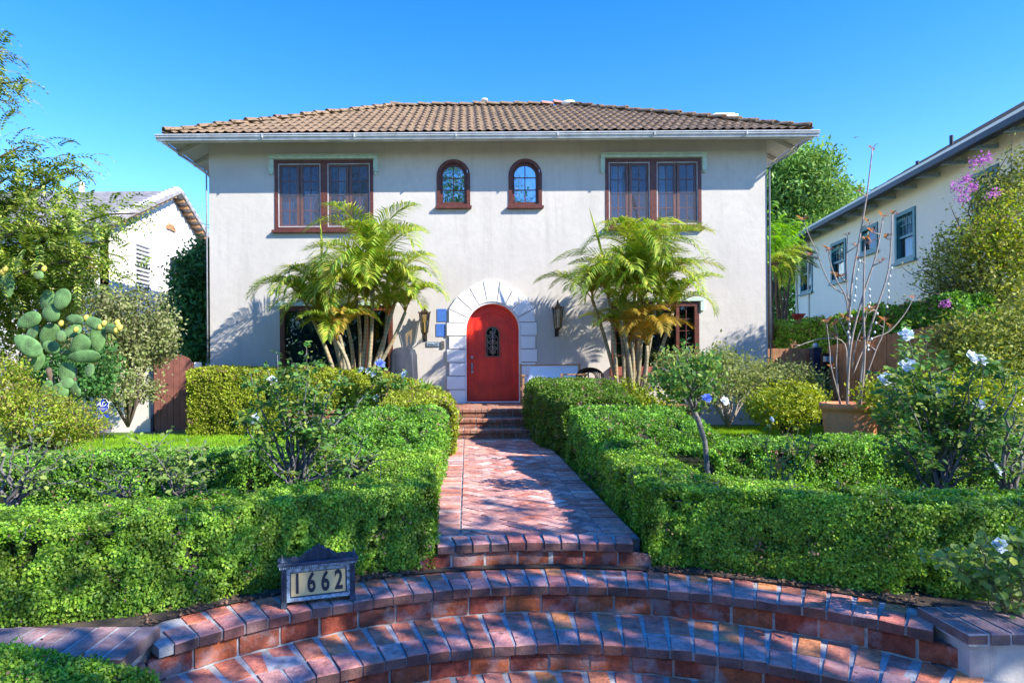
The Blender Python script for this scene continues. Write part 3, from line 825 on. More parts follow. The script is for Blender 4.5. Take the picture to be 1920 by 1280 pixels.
# small fittings on the wall
for i, (xa, xb, ya, yb) in enumerate(((819.9,837,579,602.8),(818,834.5,606.8,630.7))):
    a = U(xa, yb, FY); b = U(xb, ya, FY)
    mb = MB(); mb.box(a.x, b.x, FY-.015, FY-.001, a.z, b.z, .003)  # flat square block in one even blue
    o = mb.build('blue_square', M['square_blue']); tag(o, ('upper' if i == 0 else 'lower') + ' of two flat blue squares on the wall left of the door arch', 'plaque', 'blue squares beside the door')
a = U(799.5, 650, FY); b = U(824, 641, FY)
pl = thing('address_plaque', 'small pale blue rectangular address plaque on the wall left of the doorbell', 'plaque', ((a.x+b.x)/2, FY, a.z))
mb = MB(); mb.box(a.x, b.x, FY-.02, FY-.001, a.z, b.z, .004); mb.build('frame', M['pewter'], pl)
mb = MB(); mb.box(a.x+.012, b.x-.012, FY-.024, FY-.0205, a.z+.012, b.z-.012); mb.build('face', M['pewter_l'], pl)
mb = MB()
for k in range(11):
    xx = a.x+.03+k*.0205; h = random.uniform(.018,.04); mb.box(xx, xx+random.uniform(.008,.015), FY-.027, FY-.0245, a.z+.03, a.z+.03+h)
mb.box(a.x+.03, b.x-.04, FY-.027, FY-.0245, a.z+.022, a.z+.026); mb.build('lettering', M['digit'], pl)
a = U(827.5, 653, FY); b = U(833.5, 639, FY)
db = thing('doorbell', 'small dark grey doorbell box on the wall beside the white door surround', 'doorbell', (a.x, FY, a.z))
mb = MB(); mb.box(a.x, b.x, FY-.035, FY-.001, a.z, b.z, .006); mb.build('housing', M_plain('grey_plastic', (.12,.11,.10), .5), db)
mb = MB(); c = (Vector(a)+Vector(b))/2; mb.ell((c.x, FY-.037, c.z), (.014,0,0), (0,.008,0), (0,0,.014)); mb.build('button', M['digit'], db, True)

def lantern(x, y, name_label):
    p = U(x, y, FY-.22)
    t = thing('wall_lantern', name_label, 'lantern', tuple(p), 0, 'wall lanterns either side of the door')
    X, Y, Z = p
    mb = MB()
    # top cap, bottom cup, corner bars
    mb.lathe([(.115,.20),(.125,.215),(.10,.235),(.055,.275),(.05,.30),(.02,.32),(.025,.345),(.008,.40)], (X,Y,Z), 6)
    mb.lathe([(.004,-.34),(.02,-.30),(.015,-.27),(.05,-.235),(.065,-.21),(.07,-.20)], (X,Y,Z), 6)
    for k in range(6):
        a_ = 2*PI*k/6
        mb.tube([(X+.07*math.cos(a_), Y+.07*math.sin(a_), Z-.2), (X+.115*math.cos(a_), Y+.115*math.sin(a_), Z+.2)], .008, 4)
        mb.ell((X+.122*math.cos(a_), Y+.122*math.sin(a_), Z+.235), (.015,0,0),(0,.015,0),(0,0,.028),6,4)
    mb.build('lantern_frame', M['bronze'], t)
    g = MB(); g.lathe([(.06,-.2),(.105,.2)], (X,Y,Z), 6); g.build('lantern_glass', M['amber'], t)
    c = MB(); c.lathe([(.015,-.19),(.015,-.02),(.012,.0),(.004,.05)], (X,Y,Z), 8); c.build('candle', M['canvas'], t)
    b = MB()
    pts = []
    for k in range(16):
        a_ = PI*k/15; pts.append((X, Y+.0+.11*(1-math.cos(a_)), Z-.22-.09*math.sin(a_)))
    b.tube(pts, .012, 6)
    b.tube([(X,Y+.205,Z-.36),(X,Y+.205,Z+.02)], .014, 6)
    for k in range(18):
        pass
    sp = [(X, FY-.06-.05*math.cos(q*.5)*(1-q/22), Z-.30+.06*math.sin(q*.5)*(1-q/22)) for q in range(20)]; b.tube(sp, .007, 5)
    b.box(X-.04, X+.04, FY-.02, FY-.001, Z-.38, Z+.04, .005)
    b.build('bracket', M['iron'], t)
lantern(796, 606, 'bronze wall lantern left of the door, half hidden by palm fronds')
lantern(1046, 597, 'bronze wall lantern with amber glass right of the door above the white bench')

# ================================================================== porch steps
def brick_row(mb, x0, x1, y0, y1, z0, z1, w, gap=.012, jit=.003, b=.006):
    n = max(1, round((x1-x0)/w)); s = (x1-x0)/n
    for i in range(n):
        a = x0+i*s+gap/2+random.uniform(-jit,jit); c = x0+(i+1)*s-gap/2+random.uniform(-jit,jit)
        mb.prism([(a,y0+random.uniform(-jit,jit)),(c,y0+random.uniform(-jit,jit)),(c,y1),(a,y1)], z0, z1+random.uniform(-jit,jit)*.7, b, True, .0015)
porch = thing('porch_steps', 'three worn brick steps rising to the landing before the red door', 'steps', (.5, 11.35, 0))
nos = [11.35, 11.70, 12.05]; SX0, SX1 = -.30, 1.32
core = MB(); bb = MB()
for i, y in enumerate(nos):
    zt_ = .16*(i+1)
    xa, xb = (SX0, SX1) if i < 2 else (-3.4, 4.4)
    yb = FY if i == 2 else nos[i+1]+.03
    core.box(xa, xb, y+.035, yb, -.25, zt_-.008)
    brick_row(bb, xa, xb, y-.01, y+.20, zt_-.062, zt_, .115 if i < 2 else .118)
    brick_row(bb, xa, xb, y+.022, y+.06, zt_-.16+.012, zt_-.070, .235)
    if i < 2: brick_row(bb, xa, xb, y+.212, nos[i+1]+.02, zt_-.05, zt_-.001, .235)
    else:
        yy = y+.212; k = 0
        while yy < FY-.25+.2:
            y2 = min(yy+.105, FY-.002); 
            brick_row(bb, xa-(.1 if k % 2 else 0)+.1, xb, yy, y2-.01, zt_-.05, zt_-.002, .225); yy += .108; k += 1
            if yy > FY-.05: break
core.build('mortar_core', M['mortar'], porch); bb.build('brickwork', M['brick_step'], porch)
mb = MB(); mb.box(DX-.573, DX+.573, FY-.0, FY+.22, .481, .498); mb.build('threshold', M['brick_step'], porch)

# ================================================================== brick path (herringbone, real bricks)
PX0, PX1, PY0, PY1 = -.30, 1.31, 4.83, 11.33
def clip(poly, x0, x1, y0, y1):
    def cut(p, f, g):
        out = []
        for i in range(len(p)):
            a, b = p[i], p[(i+1) % len(p)]; fa, fb = f(a), f(b)
            if fa >= 0: out.append(a)
            if (fa >= 0) != (fb >= 0):
                t = fa/(fa-fb); out.append((a[0]+(b[0]-a[0])*t, a[1]+(b[1]-a[1])*t))
        return out
    for f in (lambda q: q[0]-x0, lambda q: x1-q[0], lambda q: q[1]-y0, lambda q: y1-q[1]):
        poly = cut(poly, f, None)
        if len(poly) < 3: return None
    return poly
path = MB(); bw = .112; fx0, fx1 = PX0+.245, PX1-.245
ca = math.cos(PI/4); sa = math.sin(PI/4)
for i in range(-80, 90):
    for j in range(-80, 90):
        c = (i-j) % 4
        if c == 0: q = (i, j, i+2, j+1)
        elif c == 3: q = (i, j, i+1, j+2)
        else: continue
        cx_, cy_ = (q[0]+q[2])/2*bw, (q[1]+q[3])/2*bw
        wx, wy = (cx_*ca-cy_*sa)+.5, (cx_*sa+cy_*ca)+8
        if not (fx0-.2 < wx < fx1+.2 and PY0 < wy < PY1+.2): continue
        g = .004
        cor = [(q[0]*bw+g,q[1]*bw+g),(q[2]*bw-g,q[1]*bw+g),(q[2]*bw-g,q[3]*bw-g),(q[0]*bw+g,q[3]*bw-g)]
        cor = [(a*ca-b*sa+.5, a*sa+b*ca+8) for a, b in cor]
        cor = clip(cor, fx0, fx1, PY0+.23, PY1)
        if not cor: continue
        ar = abs(sum(cor[k][0]*cor[(k+1)%len(cor)][1]-cor[(k+1)%len(cor)][0]*cor[k][1] for k in range(len(cor))))/2
        if ar < .0012: continue
        path.prism(cor, -.05, random.uniform(-.004, .003), .005, False, .002)
for xa, xb in ((PX0, fx0-.018), (fx1+.010, PX1)):
    y = PY0+.22
    while y < PY1-.05:
        path.prism([(xa,y+.004),(xb,y+.004),(xb,y+.1),(xa,y+.1)], -.05, random.uniform(-.003,.003), .005, False, .002); y += .106
pth = MB(); pth.box(PX0-.01, PX1+.01, PY0+.1, PY1+.03, -.2, -.009)
o = pth.build('path_bed', M['mortar_dark']); tag(o, kind='structure')
o = path.build('path', M['brick_path']); tag(o, 'herringbone brick path with soldier brick borders leading to the red door', kind='structure')

# ================================================================== curved brick steps
CX, CY = .55, 1.27
def ring(mb, r0, r1, a0, a1, z0, z1, w, gap, jit=.0065, b=.007, off=0.0, xlim=(-1.74, 2.68), nf=None):
    rm = r0; n = nf or max(1, round((a1-a0)*rm/w)); s = (a1-a0)/n
    for i in range(n):
        aa = a0+(i+off)*s + gap/2/rm; ab = a0+(i+1+off)*s - gap/2/rm
        # bricks keep their width, the joint opens towards the back
        am = (aa+ab)/2; hw = (ab-aa)/2*r0
        t = Vector((math.cos(am), -math.sin(am))); rr = Vector((math.sin(am), math.cos(am))); c = Vector((CX, CY))
        j = lambda: random.uniform(-jit, jit)
        P = [c+rr*(r0+j())-t*(hw+j()*.5), c+rr*(r0+j())+t*(hw+j()*.5), c+rr*(r1+j()*.5)+t*(hw), c+rr*(r1+j()*.5)-t*(hw)]
        mx = sum(p.x for p in P)/4
        if mx < xlim[0] or mx > xlim[1]: continue
        if (w > .2):   # long stretchers follow the arc
            m = c+rr*(r0+.004); P = [P[0], m, P[1], P[2], P[3]]
        mb.prism([tuple(p) for p in P], z0, z1+j()*.6, b, True, .004)
def ring_core(mb, r0, r1, z0, z1, a0=-1.0, a1=1.0, n=64, xlim=(-1.76, 2.70)):
    vs = []; fs = []
    for i in range(n+1):
        a = a0+(a1-a0)*i/n
        for r_ in (r0, r1):
            for z_ in (z0, z1): vs.append((CX+r_*math.sin(a), CY+r_*math.cos(a), z_))
    for i in range(n):
        a = a0+(a1-a0)*(i+.5)/n; x = CX+r0*math.sin(a)
        if x < xlim[0] or x > xlim[1]: continue
        b_ = i*4; c_ = b_+4
        fs += [(b_+1,c_+1,c_+3,b_+3),(b_,b_+1,b_+3,b_+2)[::-1],(b_,c_,c_+1,b_+1)[::-1],(b_+2,b_+3,c_+3,c_+2)]
    mb.add(vs, fs)
steps = thing('curved_steps', 'worn curved brick steps with pale mortar joints in the foreground', 'steps', (CX, CY+3, -.55))
R = [3.56, 3.16, 2.70, 2.24]; Z = [0.0, -.183, -.383, -.57]
core = MB()
for k in range(4):
    tr = MB(); bk = MB(); rs = MB()
    r0 = R[k]; z = Z[k]
    rback = (R[k-1]+.045) if k > 0 else r0+.25
    A = (-1.15, 1.15) if k > 0 else (-.25, .222)
    zb = (Z[k+1] if k < 3 else -.78)
    if k == 0:
        xl = (PX0+.06, PX1-.02)
        ring(tr, r0-.025, r0+.215, -.26, .23, z-.066, z+.004, .131, .014, xlim=xl)
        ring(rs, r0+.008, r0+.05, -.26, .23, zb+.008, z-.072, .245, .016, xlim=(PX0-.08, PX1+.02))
        ring_core(core, r0+.016, r0+.3, zb-.05, z-.008, -.26, .23, 32, (PX0+.08, PX1-.10))
    else:
        ring(tr, r0-.025, r0+.185, A[0], A[1], z-.068, z+.002, .134, .010)
        ring(bk, r0+.20, rback-.02, A[0], A[1], z-.05, z-.001, .134, .026, b=.004, nf=round((A[1]-A[0])*(r0-.025)/.134))
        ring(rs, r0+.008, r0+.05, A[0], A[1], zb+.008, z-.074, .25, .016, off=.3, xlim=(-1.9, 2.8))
        ring_core(core, r0-.012, r0+.2, z-.062, z-.008, -1.15, 1.15, 160, (-1.70, 2.62)); ring_core(core, r0+.022, (R[k-1]+.06 if k > 1 else r0+.40), zb-.05, z-.0065, -1.15, 1.15, 80, (-1.70, 2.62))
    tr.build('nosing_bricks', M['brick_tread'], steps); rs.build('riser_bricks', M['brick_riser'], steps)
    if bk.v: bk.build('tread_bricks', M['brick_back'], steps)
core.build('mortar_core', M['mortar'], steps)

# ================================================================== low garden walls either side of the steps
def low_wall(name, label, x0, x1, y0, y1, end):
    t = thing(name, label, 'garden wall', ((x0+x1)/2, y0, -.75))
    mb = MB(); mb.box(x0+(.0 if end < 0 else .05), x1-(.05 if end < 0 else .0), y0+.05, y1-.03, -.85, -.192, .01); mb.build('stucco_base', M['white_rough'], t)
    jm = MB(); jm.box(x0+.01, x1-.01, y0+.006, y1-.006, -.191, -.127); jm.build('coping_mortar', M['mortar'], t)
    c = MB(); n = int((x1-x0)/.118)
    for i in range(n):
        if end > 0: a = x0+i*.118; sk = -.06*0
        else: a = x1-(i+1)*.118
        sk = random.uniform(-.008,.008)
        c.prism([(a+.009+sk,y0+random.uniform(-.006,.006)),(a+.112+sk,y0+random.uniform(-.006,.006)),(a+.112,y1),(a+.009,y1)], -.19, -.122+random.uniform(-.004,.004), .009, True, .003)
    c.build('brick_coping', M['brick_coping'], t)
M['white_rough'] = M_stucco('rough_white_wall', (.52,.50,.48), .45, 1.0)
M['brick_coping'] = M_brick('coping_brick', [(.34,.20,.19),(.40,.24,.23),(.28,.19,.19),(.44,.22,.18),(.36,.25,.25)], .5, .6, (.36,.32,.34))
low_wall('garden_wall', 'low white stucco wall with brick coping at the right end of the steps', 2.68, 7.5, 3.44, 3.84, 1)
low_wall('garden_wall', 'low white stucco wall with brick coping left of the steps under the hedge', -7.5, -1.74, 3.22, 3.62, -1)

# ================================================================== ground
def ground_poly(name, pts, z, mat):
    mb = MB(); n = len(pts); mb.add([(x, y, z) for x, y in pts], [tuple(range(n))]); o = mb.build(name, mat); tag(o, kind='structure'); return o
mb = MB(); mb.add([(-400,-400,-.76),(400,-400,-.76),(400,400,-.76),(-400,400,-.76)], [(0,1,2,3)]); o = mb.build('ground', M['paving']); tag(o, kind='structure')
ra = R[1]+.33
arc = [(CX+ra*math.sin(a), CY+ra*math.cos(a)) for a in np.linspace(-.80, .74, 30)]
# garden soil (one sheet with the arc cut from its near edge)
pts = [(-40, 3.55), (-1.9, 3.55)] + [p for p in arc if -1.9 < p[0] < 2.8] + [(2.8, 3.78), (40, 3.78), (40, 7.35), (-40, 7.35)]
ground_poly('garden_soil', pts, -.172, M['soil'])
mb = MB(); mb.add([(-40,7.35,-.172),(40,7.35,-.172),(40,7.6,-.03),(-40,7.6,-.03),(40,60,-.03),(-40,60,-.03)], [(0,1,2,3),(3,2,4,5)]); o = mb.build('lawn_ground', M['turf']); tag(o, kind='structure')
ground_poly('curb_soil', [(-40,3.3),(-7.4,3.3),(-7.4,3.56),(-40,3.56)], -.18, M['soil'])
# ================================================================== foliage generators
def lumps(P, s, seed):
    r = np.random.default_rng(seed); out = np.zeros(len(P))
    for k in range(7):
        d = r.normal(size=3)*s; out += np.sin(P@d + r.uniform(0, 6.28))
    return out/7

def hedge(name, label, line, z0, mats, dens, L, W, seed, group=None, amp=.05, cat='hedge', rnd=.12, yaw_top=None, cut=0.0, depth=.07, bias=1.0, twig=14):
    """line: (x, y, width, ztop) centre points; leaves over the three sides and both ends"""
    ln = np.array(line, dtype=float)
    # resample and smooth
    seg = np.linalg.norm(np.diff(ln[:, :2], axis=0), axis=1); cum = np.concatenate([[0], np.cumsum(seg)])
    tot = cum[-1]; m = max(8, int(tot/.08)); s = np.linspace(0, tot, m)
    C = np.stack([np.interp(s, cum, ln[:, k]) for k in range(4)], 1)
    for _ in range(3):
        C[1:-1] = (C[:-2]+2*C[1:-1]+C[2:])/4
    D = np.gradient(C[:, :2], axis=0); D = D/np.linalg.norm(D, axis=1, keepdims=True)
    Nn = np.stack([D[:, 1], -D[:, 0]], 1)       # right-hand side
    def surf(si, u, inset):
        """si index float 0..m-1, u 0..1 around the section"""
        i = np.clip(si.astype(int), 0, m-2); f = (si-i)[:, None]
        c = C[i]*(1-f)+C[i+1]*f; nn = Nn[i]*(1-f)+Nn[i+1]*f
        w = c[:, 2]/2; h = c[:, 3]-z0
        per = 2*h+2*w; q = u*per
        lat = np.where(q < h, -w, np.where(q < h+2*w, q-h-w, w))
        z = np.where(q < h, q, np.where(q < h+2*w, h, per-q))
        # round the shoulders
        ex = np.maximum(np.abs(lat)-(w-rnd), 0); ez = np.maximum(z-(h-rnd), 0)
        rr = np.sqrt(ex**2+ez**2); k = np.where(rr > rnd, rnd/np.maximum(rr, 1e-6), 1)
        lat2 = np.sign(lat)*(np.minimum(np.abs(lat), w-rnd)+ex*k); z2 = np.minimum(z, h-rnd)+ez*k
        nl = np.where((q < h) | (q > h+2*w), np.sign(lat), 0)+np.where(rr > .01, np.sign(lat)*ex/np.maximum(rr,1e-6), 0)
        nz = np.where((q >= h) & (q <= h+2*w), 1., 0)+np.where(rr > .01, ez/np.maximum(rr,1e-6), 0)
        # the foot pulls in a little
        lat2 *= 1-.12*np.clip(1-z2/.15, 0, 1)
        N3 = unit(np.stack([nn[:, 0]*nl, nn[:, 1]*nl, nz], 1)+1e-6)
        P = np.stack([c[:, 0]+nn[:, 0]*lat2, c[:, 1]+nn[:, 1]*lat2, z0+z2], 1)
        P = P + N3*(amp*lumps(P, 5, seed)+amp*.6*lumps(P, 16, seed+1) - inset)[:, None]
        return P, N3
    hm = (ln[:, 3]-z0).mean(); wm = ln[:, 2].mean()
    area = tot*(2*hm+wm); n = int(area*dens)
    si = rng.uniform(0, m-1, n); u = rng.uniform(0, 1, n)
    ins = rng.uniform(0, 1, n)**1.5*depth - rng.exponential(.006, n)
    P, N3 = surf(si, u, 0)
    hole = lumps(P, 9, seed+5)+.6*lumps(P, 30, seed+6)
    ins += np.clip(hole-.15, 0, 1)*.20
    P = P - N3*ins[:, None]
    # ends
    Pe, Ne = [], []
    for idx, sg in ((0, -1), (m-1, 1)):
        w, h = C[idx, 2], C[idx, 3]-z0; k = int(w*h*dens)
        lat = rng.uniform(-.5, .5, k)*w; z = rng.uniform(0, 1, k)*h
        rr = np.maximum(np.abs(lat)-(w/2-rnd*1.2), 0)+np.maximum(z-(h-rnd), 0)
        b = np.stack([C[idx, 0]+Nn[idx, 0]*lat, C[idx, 1]+Nn[idx, 1]*lat, z0+z], 1)
        d3 = np.array([D[idx, 0]*sg, D[idx, 1]*sg, 0])
        q = b+d3*(.05+amp*lumps(b, 6, seed)-rng.uniform(0, .07, k)-rr*.8)[:, None]
        Pe.append(q); Ne.append(np.tile(d3, (k, 1)))
    P = np.concatenate([P]+Pe); N3 = np.concatenate([N3]+Ne)
    V = leaves(P, N3, L, W, bias=bias)
    # core
    gu = 14; si = np.repeat(np.arange(m, dtype=float), gu+1); si = np.minimum(si, m-1.001); u = np.tile(np.linspace(0, 1, gu+1), m)
    Pc, _ = surf(si, u, depth*1.05)
    i = np.arange(m-1)[:, None]*(gu+1)+np.arange(gu)[None]
    Qc = np.stack([i, i+1, i+gu+2, i+gu+1], -1).reshape(-1, 4)
    parts = [(V, quads(len(V)), 0), (Pc, Qc, 1)]
    # close the core's ends
    for r_ in (0, m-1):
        b = r_*(gu+1); pts = Pc[b:b+gu+1]
        q = np.array([[k, k+1, gu-1-k, gu-k] for k in range(gu//2)])
        parts.append((pts, q, 1))
    # stray shoots poking out of the clipped surface
    k = int(area*8); si = rng.uniform(0, m-1, k); u = rng.uniform(.25, .75, k); Ps, Ns = surf(si, u, -.005)
    sh = []; 
    for t in range(5):
        sh.append(leaves(Ps+Ns*(.008*t)+rng.normal(size=(k,3))*.004, Ns, L*1.1, W, bias=.4))
    Vs = np.concatenate(sh); parts.append((Vs, quads(len(Vs)), 0))
    # bare twigs and brown leaves showing in the hollows
    if twig:
        k = int(area*twig); si = rng.uniform(0, m-1, k); u = rng.uniform(.05, .95, k); Pt, Nt = surf(si, u, .035)
        tb = MB()
        for p_, q_ in zip(Pt, Nt):
            d_ = Vector(q_)*random.uniform(.02,.07)+Vector((random.gauss(0,.05),random.gauss(0,.05),random.gauss(.02,.05))); p_ = Vector(p_)
            tb.tube([p_-d_*.4, p_+d_*.4+Vector((random.gauss(0,.008),)*3), p_+d_], [.0028,.0022,.001], 4, False)
        parts.append((np.array([tuple(v) for v in tb.v]), np.array(tb.f), 2))
        k = int(area*twig*9); c_ = rng.integers(0, len(Pt), k); Pb = Pt[c_]+rng.normal(size=(k,3))*.03+Nt[c_]*.025
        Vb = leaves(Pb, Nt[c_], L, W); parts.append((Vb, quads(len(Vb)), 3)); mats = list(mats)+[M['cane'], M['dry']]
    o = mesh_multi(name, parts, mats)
    return tag(o, label, cat, group)

def cloud_pts(ells, nclump, per, cs, shell=.5):
    """clumps of points in ellipsoids: returns P, N"""
    vol = np.array([e[1][0]*e[1][1]*e[1][2] for e in ells])**(2/3); vol = vol/vol.sum()
    which = rng.choice(len(ells), nclump, p=vol)
    cen = np.array([tuple(e[0]) for e in ells])[which]; rad = np.array([tuple(e[1]) for e in ells])[which]
    d = unit(rng.normal(size=(nclump, 3))); rr = (shell+(1-shell)*rng.uniform(0, 1, nclump)**.6)[:, None]
    K = cen+d*rad*rr*rng.uniform(.88, 1.12, (nclump, 1))
    P = np.repeat(K, per, 0)+rng.normal(size=(nclump*per, 3))*np.asarray(cs)
    N = unit(np.repeat(d, per, 0)*.8+rng.normal(size=(nclump*per, 3))*.3+np.array([0, 0, .4]))
    return P, N

def foliage(name, mat, ells, nclump, per, cs, L, W, parent=None, shell=.5, bias=.6, zmin=None):
    P, N = cloud_pts(ells, nclump, per, cs, shell)
    if zmin is not None:
        k = P[:, 2] > zmin; P = P[k]; N = N[k]
    V = leaves(P, N, L, W, bias=bias)
    return np_mesh(name, V, quads(len(V)), mat, parent)

def twigs(mb, base, tips, r0=.02, r1=.004, wob=.05, n=6, sides=5):
    for t in tips:
        b = Vector(base); t = Vector(t); pts = []
        up = Vector((0, 0, 1))*(t-b).length*.12
        for k in range(n+1):
            f = k/n; p = b.lerp(t, f)+up*math.sin(PI*f)
            if 0 < k < n: p += Vector((random.uniform(-wob,wob), random.uniform(-wob,wob), random.uniform(-wob,wob)))
            pts.append(p)
        mb.tube(pts, [r0*(1-k/n)+r1*(k/n) for k in range(n+1)], sides)

def shrub(name, label, ells, mat, nclump, per, cs, L, W, base=None, cat='shrub', group=None, stem_mat='bark', shell=.45, ntw=10, extra=None, bias=.6):
    c = Vector(ells[0][0]); b = Vector(base) if base else Vector((c.x, c.y, 0))
    t = thing(name, label, cat, tuple(b), 0, group)
    foliage('foliage', mat, ells, nclump, per, cs, L, W, t, shell, bias)
    mb = MB(); tips = []
    for k in range(ntw):
        e = random.choice(ells); d = Vector((random.gauss(0,1), random.gauss(0,1), random.gauss(0,1))).normalized()
        tips.append(Vector(e[0])+Vector((d.x*e[1][0], d.y*e[1][1], d.z*e[1][2]))*.8)
    twigs(mb, b, tips, .022, .004, .04); mb.build('stem', M[stem_mat], t, True)
    return t

def pxell(x, y, Y, rx, ry, depth):
    s = Y/F; p = U(x, y, Y); return (p, (rx*s, depth, ry*s))

# ------------------------------------------------------------------ hedges
def arcp(x0, x1, r, w, z, n=7):
    a0, a1 = math.asin((x0-CX)/r), math.asin((x1-CX)/r)
    return [(CX+r*math.sin(a0+(a1-a0)*k/(n-1)), CY+r*math.cos(a0+(a1-a0)*k/(n-1)), w, z) for k in range(n)]
HS = -.18
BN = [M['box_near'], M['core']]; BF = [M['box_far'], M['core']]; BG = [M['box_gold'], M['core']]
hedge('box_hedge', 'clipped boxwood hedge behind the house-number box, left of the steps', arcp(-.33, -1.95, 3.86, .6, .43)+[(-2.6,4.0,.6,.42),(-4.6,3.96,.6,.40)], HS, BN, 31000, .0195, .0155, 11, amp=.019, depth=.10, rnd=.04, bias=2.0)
hedge('box_hedge', 'long clipped boxwood hedge right of the steps, behind the low wall', arcp(1.42, 2.8, 3.87, .6, .43)+[(3.5,4.28,.6,.42),(6.2,4.22,.6,.41)], HS, BN, 31000, .0195, .0155, 21, amp=.019, depth=.10, rnd=.04, bias=2.0)
hedge('box_hedge', 'low boxwood hedge along the left edge of the brick path', [(-.60,5.15,.58,.43),(-.60,6.75,.60,.45)], HS, BN, 16000, .023, .017, 31, amp=.03, rnd=.06)
hedge('box_hedge', 'low boxwood hedge along the right edge of the brick path', [(1.64,5.1,.60,.43),(1.66,6.0,.60,.43),(1.68,6.75,.62,.46)], HS, BN, 16000, .023, .017, 41, amp=.03, rnd=.06)
hedge('box_hedge', 'rounded dark hedge block beside the path on its left, shaded on top', [(-.93,6.55,1.25,.44),(-.93,7.1,1.28,.62),(-.92,8.5,1.25,.77)], HS, BF, 11000, .030, .021, 51, rnd=.2, amp=.06)
hedge('box_hedge', 'rounded dark hedge block beside the path on its right, shaded on top', [(2.0,6.6,1.25,.45),(2.05,7.2,1.45,.62),(2.12,8.7,1.5,.76)], HS, BF, 11000, .030, .021, 61, rnd=.2, amp=.06)
hedge('box_hedge', 'low hedge crossing behind the left rose bed in front of the lawn', [(-1.4,6.95,.75,.44),(-3.5,6.7,.75,.43),(-7.0,6.25,.75,.43)], HS, BF, 11000, .028, .020, 71, amp=.03, rnd=.06)
hedge('box_hedge', 'low hedge crossing behind the right rose bed in front of the terracotta pot', [(2.6,7.2,.85,.46),(5,7.25,.85,.46),(9.5,7.2,.85,.46)], HS, BF, 11000, .028, .020, 81, amp=.03, rnd=.06)
hedge('privet_hedge', 'tall golden green hedge under the left ground-floor window, running down to the path', [(-5.35,12.7,1.1,1.27),(-3.6,12.7,1.1,1.27),(-2.1,12.6,1.1,1.22),(-1.35,11.9,1.1,1.0),(-.82,10.9,1.15,.86),(-.74,9.25,1.1,.78)], -.05, BG, 6500, .042, .028, 91, rnd=.2, amp=.07)
hedge('privet_hedge', 'tall light green hedge beside the porch steps on the right of the path', [(1.78,11.75,1.45,1.04),(1.85,10.4,1.4,.98),(1.98,9.2,1.15,.82)], -.05, [M_leaf('fresh_hedge_leaf', [(.06,.15,.02),(.13,.25,.03),(.20,.30,.05),(.09,.20,.03)], .32, 3, .45, .4), M['core']], 9000, .036, .025, 101, rnd=.22, amp=.07)
hedge('box_bush', 'small clipped boxwood bush in the bottom left corner in front of the wall', [(-2.9,2.9,.62,-.0),(-2.2,2.92,.64,.02),(-1.50,2.9,.5,-.07)], -.75, BN, 20000, .019, .013, 111, rnd=.22, amp=.05, cat='bush')
mb_ = [(3.0,2.75),(3.3,2.6)]
foliage_o = shrub('small_shrub', 'small leafy shrub at the bottom right corner before the stucco wall', [((2.72,2.66,-.30),(.16,.14,.20)),((2.98,2.7,-.26),(.2,.15,.24))], M['shrub'], 90, 16, .035, .032, .016, (2.85,2.7,-.76), ntw=14)
hedge('fence_hedge', 'tall dense green hedge growing behind the cedar fence on the right', [(8.75,21.5,.9,2.45),(8.7,16,.9,2.35),(8.6,10.9,.9,2.45)], -.1, BF, 3600, .055, .036, 121, rnd=.2, amp=.12, depth=.12)

# ------------------------------------------------------------------ lawn grass
def grass(name, poly, n, h):
    xs = [p[0] for p in poly]; ys = [p[1] for p in poly]
    P = np.stack([rng.uniform(min(xs), max(xs), n), rng.uniform(min(ys), max(ys), n), np.full(n, -.032)], 1)
    T = unit(np.stack([rng.normal(size=n)*.35, rng.normal(size=n)*.35, np.ones(n)], 1))
    N = rng.normal(size=(n, 3)); N[:, 2] *= .1
    V = leaves(P, N, h, .009, T=T, bias=1, spread=.0)
    o = np_mesh(name, V, quads(len(V)), M['grassblade']); return tag(o, 'bright green mown lawn grass', 'grass', kind='stuff')
grass('lawn_grass', [(-8.6,7.5),(-1.2,12.4)], 60000, .062)
grass('lawn_grass', [(2.7,7.6),(7.8,13.2)], 50000, .062)

# leaf litter along the curb
n = 900; a = rng.uniform(-.78, .72, n); r_ = R[1]+.30+np.abs(rng.normal(size=n))*.10
P = np.stack([CX+r_*np.sin(a), CY+r_*np.cos(a), np.full(n, -.166)+rng.uniform(0, .012, n)], 1)
k = (P[:, 0] < -.3) | (P[:, 0] > 1.3); P = P[k]
V = leaves(P, np.tile([0, 0, 1.], (len(P), 1)), .028, .018, spread=.35, bias=1, fold=.3)
tag(np_mesh('leaf_litter', V, quads(len(V)), M['dry']), 'dry brown leaves fallen under the hedges', 'leaf litter', kind='stuff')

n = 260; kk = rng.integers(1, 4, n); a = rng.uniform(-.8, .75, n); rr_ = np.array([R[k] for k in kk])+rng.uniform(-.01, .42, n)
P = np.stack([CX+rr_*np.sin(a), CY+rr_*np.cos(a), np.array([Z[k] for k in kk])+.006], 1); P = P[(P[:,0] > -1.7) & (P[:,0] < 2.6)]
V = leaves(P, np.tile([0, 0, 1.], (len(P), 1)), .018, .009, spread=.2, bias=1, fold=.3)
tag(np_mesh('leaf_litter', V, quads(len(V)), M['dry']), 'few tiny dry leaves scattered over the brick treads', 'leaf litter', kind='stuff')
